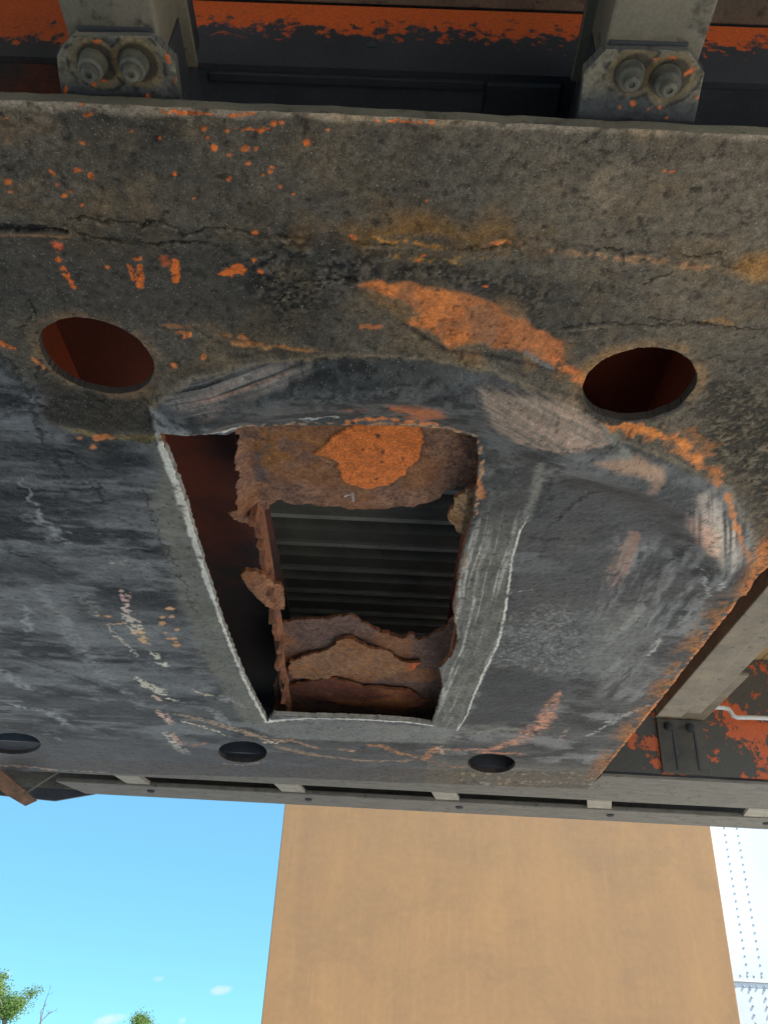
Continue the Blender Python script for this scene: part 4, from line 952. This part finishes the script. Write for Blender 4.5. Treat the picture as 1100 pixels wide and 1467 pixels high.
# ------------------------------------------------------------------ trailers parked opposite
YF = 5.4
m, n, l, b = newmat('brown_ply_front')
tc = n.new('ShaderNodeTexCoord')
a = noise_node(n, l, 2.2, 7, .6, stretch=(2.2, 1, .5)); g4 = noise_node(n, l, 6, 6, .65, stretch=(5, 1, .25)); f = noise_node(n, l, 26, 6, .7)
c = mix(n, l, ramp(n, l, a, [(.3, G(0)), (.7, G(1))]), (.46, .240, .094), (.375, .198, .088))
c = mix(n, l, ramp(n, l, g4, [(.52, G(0)), (.78, G(.35))]), c, (.50, .31, .14))
smu = noise_node(n, l, 1.6, 8, .6, stretch=(1, 1, 2.2))
c = mix(n, l, ramp(n, l, smu, [(.5, G(0)), (.6, G(.4)), (.64, G(.1)), (.8, G(0))]), c, (.31, .175, .08))
c = mix(n, l, ramp(n, l, noise_node(n, l, 5, 7, .7, stretch=(9, 1, .5)), [(.68, G(0)), (.74, G(.7))]), c, (.19, .10, .05))
blo = noise_node(n, l, 1.1, 6, .55)
c = mix(n, l, ramp(n, l, blo, [(.4, G(0)), (.7, G(.55))]), c, (.34, .19, .09))
c = mix(n, l, 1.0, c, ramp(n, l, f, [(.3, G(.92)), (.7, G(1.06))]), 'MULTIPLY')
l.new(c, b.inputs['Base Color']); b.inputs['Roughness'].default_value = .55; bump(n, l, b, a, .15, .004)
MAT['brown'] = m
MAT['alu'] = steel('white_aluminium_skin', (224, 226, 228), (212, 215, 219), 2, .28, None, .04, k=1.0)
MAT['alu_seam'] = steel('bright_seam', (240, 238, 234), (215, 212, 206), 10, .35, k=1.0)
MAT['rivet'] = steel('grey_rivet', (168, 176, 184), (140, 148, 156), 30, .4, k=1.0)
MAT['black'] = steel('black_frame', (30, 30, 32), (22, 22, 24), 10, .6, k=1.0)
bxL, bxR = -.626, 2.014
br_ = empty('box_trailer', (.69, YF, 0), 'box trailer with a plain brown plywood-coloured front wall facing the camera', 'trailer', 'trailers parked opposite')
off = Matrix.Translation((-.69, -YF, 0))
def obj_at(name, bm, mat, parent):
    bmesh.ops.translate(bm, verts=bm.verts[:], vec=-Vector(parent.location)); return obj(name, bm, mat, parent)
bm = B(); box(bm, bxL, bxR, YF, YF + .05, .55, 3.95, .006); obj_at('front_wall', bm, 'brown', br_)
for x0, x1 in ((bxL + .002, bxL + .042), (bxR - .042, bxR - .002)):
    bm = B(); box(bm, x0, x1, YF + .051, YF + 9, 1.1, 3.94); obj_at('side_wall', bm, 'alu', br_)
bm = B(); box(bm, bxL + .003, bxR - .003, YF + .051, YF + 9, 3.9405, 3.98); obj_at('roof', bm, 'alu', br_)
bm = B(); box(bm, bxL + .05, bxR - .05, YF + .051, YF + 9, 1.0, 1.1); obj_at('floor', bm, 'black', br_)
for xw in (bxL + .35, bxR - .35):
    for yw in (7.2, 8.4):
        bm = B(); lathe(bm, (xw - .14, YF + yw, .5), (1, 0, 0), [(.3, 0), (.46, .02), (.5, .08), (.5, .2), (.46, .26), (.3, .28)], 24); obj_at('wheel', bm, 'black', br_)
    bm = B(); box(bm, xw - .06, xw + .06, YF + 1.6, YF + 1.72, 0, 1.0); obj_at('landing_leg', bm, 'black', br_)

YA = 6.0
wx0, wx1 = 1.3, 3.95
wt = empty('riveted_trailer', ((wx0 + wx1) / 2, YA, 0), 'shiny white riveted aluminium trailer front at the right behind the brown one', 'trailer', 'trailers parked opposite')
zs = at_y(1075, 1406, YA)[2]
bm = B(); box(bm, wx0, wx1, YA, YA + .04, zs + .006, 4.0, .004); obj_at('upper_skin', bm, 'alu', wt)
bm = B(); box(bm, wx0, wx1, YA + .004, YA + .04, .55, zs - .006, .003); obj_at('lower_skin', bm, 'alu', wt)
bm = B(); box(bm, wx0, wx1, YA - .006, YA + .003, zs - .0055, zs + .0055, .002); obj_at('seam_strip', bm, 'alu_seam', wt)
bm = B()
def rv(px, z):
    lathe(bm, (px, YA + .001, z), (0, -1, 0), [(.0075, 0), (.0072, .002), (.005, .0042), (.0015, .0048)], 8)
ra = at_y(np.array([1044., 1066.]), np.array([1200., 1390.]), YA); rb_ = at_y(np.array([1060., 1092.]), np.array([1195., 1425.]), YA)
xa = ra[:, 0].mean(); xb = rb_[:, 0].mean()
z = .60
while z < 3.9:
    for xx in (xa - .004, xb, xb + .62, xb + .68, xb + 1.3): rv(xx, z)
    z += .046
xx = wx0 + .02
while xx < wx1: rv(xx, zs + .03); rv(xx + .01, zs - .03); xx += .046 + .006 * math.sin(xx * 40)
o = obj_at('rivets', bm, 'rivet', wt); o['kind'] = 'stuff'
for x0, x1 in ((wx0 + .002, wx0 + .042), (wx1 - .042, wx1 - .002)):
    bm = B(); box(bm, x0, x1, YA + .041, YA + 9, 1.1, 3.99); obj_at('side_wall', bm, 'alu', wt)
bm = B(); box(bm, wx0, wx1, YA + .041, YA + 9, 3.991, 4.03); obj_at('roof', bm, 'alu', wt)
bm = B(); box(bm, wx0 + .05, wx1 - .05, YA + .041, YA + 9, 1.0, 1.1); obj_at('floor', bm, 'black', wt)
for xw in (wx0 + .35, wx1 - .35):
    for yw in (7.2, 8.4):
        bm = B(); lathe(bm, (xw - .14, YA + yw, .5), (1, 0, 0), [(.3, 0), (.46, .02), (.5, .08), (.5, .2), (.46, .26), (.3, .28)], 24); obj_at('wheel', bm, 'black', wt)
    bm = B(); box(bm, xw - .06, xw + .06, YA + 1.6, YA + 1.72, 0, 1.0); obj_at('landing_leg', bm, 'black', wt)

# ------------------------------------------------------------------ trees
m, n, l, b = newmat('leaves'); 
f = noise_node(n, l, .9, 4, .6); f2 = noise_node(n, l, 6, 3)
c = mix(n, l, ramp(n, l, f, [(.3, G(0)), (.7, G(1))]), (.11, .20, .035), (.22, .33, .08))
l.new(c, b.inputs['Base Color']); b.inputs['Roughness'].default_value = .6
b.inputs['Transmission Weight'].default_value = 0
tl = n.new('ShaderNodeBsdfTranslucent'); l.new(c, tl.inputs[0]); ms = n.new('ShaderNodeMixShader'); ms.inputs[0].default_value = .45
l.new(b.outputs[0], ms.inputs[1]); l.new(tl.outputs[0], ms.inputs[2]); l.new(ms.outputs[0], n['Material Output'].inputs[0])
MAT['leaf'] = m
MAT['bark'] = steel('bark', (132, 126, 118), (104, 98, 90), 6, .9, k=1.0)
def limb(bm, pts, r0, r1, seg=6):
    pts = [Vector(p) for p in pts]; rings = []
    for i, p in enumerate(pts):
        t = (pts[min(i + 1, len(pts) - 1)] - pts[max(i - 1, 0)]).normalized(); u = t.orthogonal().normalized(); v = t.cross(u); r = r0 + (r1 - r0) * i / (len(pts) - 1)
        rings.append([bm.verts.new(p + (u * math.cos(2 * math.pi * k / seg) + v * math.sin(2 * math.pi * k / seg)) * r) for k in range(seg)])
    for a_, b_ in zip(rings[:-1], rings[1:]):
        for k in range(seg): bm.faces.new((a_[k], a_[(k + 1) % seg], b_[(k + 1) % seg], b_[k]))
    bm.faces.new(rings[-1])
def tree(base, tips, spread, nleaf, seed, label, name='leafy_tree', leafy=True, lsize=.12, tw=1.0):
    rnd = random.Random(seed); t = empty(name, base, label, 'tree')
    bm = B(); base = Vector(base); lv = B()
    fork = Vector((0, 0, max(.8, min(tp[2] for tp in tips) * .35)))
    limb(bm, [(0, 0, 0), fork * .5 + Vector((.05, 0, 0)), fork], .16 * tw, .11 * tw, 8)
    for tp in tips:
        tp = Vector(tp); mid = fork.lerp(tp, .5) + Vector((rnd.uniform(-.2, .2), rnd.uniform(-.2, .2), .1))
        limb(bm, [fork, mid, tp], .07 * tw, .012 * tw)
        for j in range(nleaf if leafy else 9):
            s_ = rnd.uniform(.25, 1.02); p = fork.lerp(mid, s_ * 2) if s_ < .5 else mid.lerp(tp, s_ * 2 - 1)
            w_ = spread * (1.25 - s_ * .85)
            e = p + Vector((rnd.gauss(0, w_), rnd.gauss(0, w_), rnd.gauss(0, w_ * .8)))
            if rnd.random() < .12 or not leafy: limb(bm, [p, p.lerp(e, .6) + Vector((0, 0, .05)), e + Vector((0, 0, .12))], .012, .004, 4)
            if not leafy: continue
            for q in range(7):
                c_ = e + Vector((rnd.gauss(0, .13), rnd.gauss(0, .13), rnd.gauss(0, .11)))
                u = Vector((rnd.gauss(0, 1), rnd.gauss(0, 1), rnd.gauss(0, .6))).normalized(); v = u.orthogonal().normalized(); L_ = lsize * rnd.uniform(.6, 1.25)
                vs_ = [lv.verts.new(c_ + d_) for d_ in (-u * L_ * .5, v * L_ * .28, u * L_ * .5, -v * L_ * .28)]; lv.faces.new(vs_)
    obj('trunk', bm, 'bark', t)
    if leafy:
        o = obj('crown', lv, 'leaf', t)
    else: lv.free()
    return t
def tip(px, py, Y, bx): p = at_y(px, py, Y); return (p[0] - bx, 0, p[2])
YT = 46.0
b0 = at_y(6, 1467, YT)
tips = [tip(-60, 1420, YT, b0[0]), tip(-34, 1386, YT, b0[0]), tip(-8, 1394, YT, b0[0]), tip(4, 1402, YT, b0[0]), tip(22, 1432, YT, b0[0]), tip(48, 1418, YT, b0[0]), tip(36, 1440, YT, b0[0]), tip(10, 1444, YT, b0[0])]
tips = [(a_, (i % 3 - 1) * .7, c_) for i, (a_, _, c_) in enumerate(tips)]
tree((b0[0], YT, 0), tips, .26, 95, 3, 'green leafy tree at the far left edge, tallest of the treetops')
b1 = at_y(205, 1475, YT + 6)
tips = [tip(196, 1458, YT + 6, b1[0]), tip(206, 1461, YT + 6, b1[0]), tip(186, 1478, YT + 6, b1[0]), tip(222, 1480, YT + 6, b1[0])]
tree((b1[0], YT + 6, 0), [(a_, (i % 2) * .5, c_) for i, (a_, _, c_) in enumerate(tips)], .2, 80, 5, 'small green treetop just showing at the bottom edge of the sky')
b2 = at_y(58, 1467, YT + 2)
tips = [tip(73, 1414, YT + 2, b2[0]), tip(66, 1440, YT + 2, b2[0]), tip(80, 1448, YT + 2, b2[0])]
tree((b2[0], YT + 2, 0), tips, .12, 0, 8, 'bare grey leafless sapling beside the green tree', 'bare_sapling', False, tw=.4)
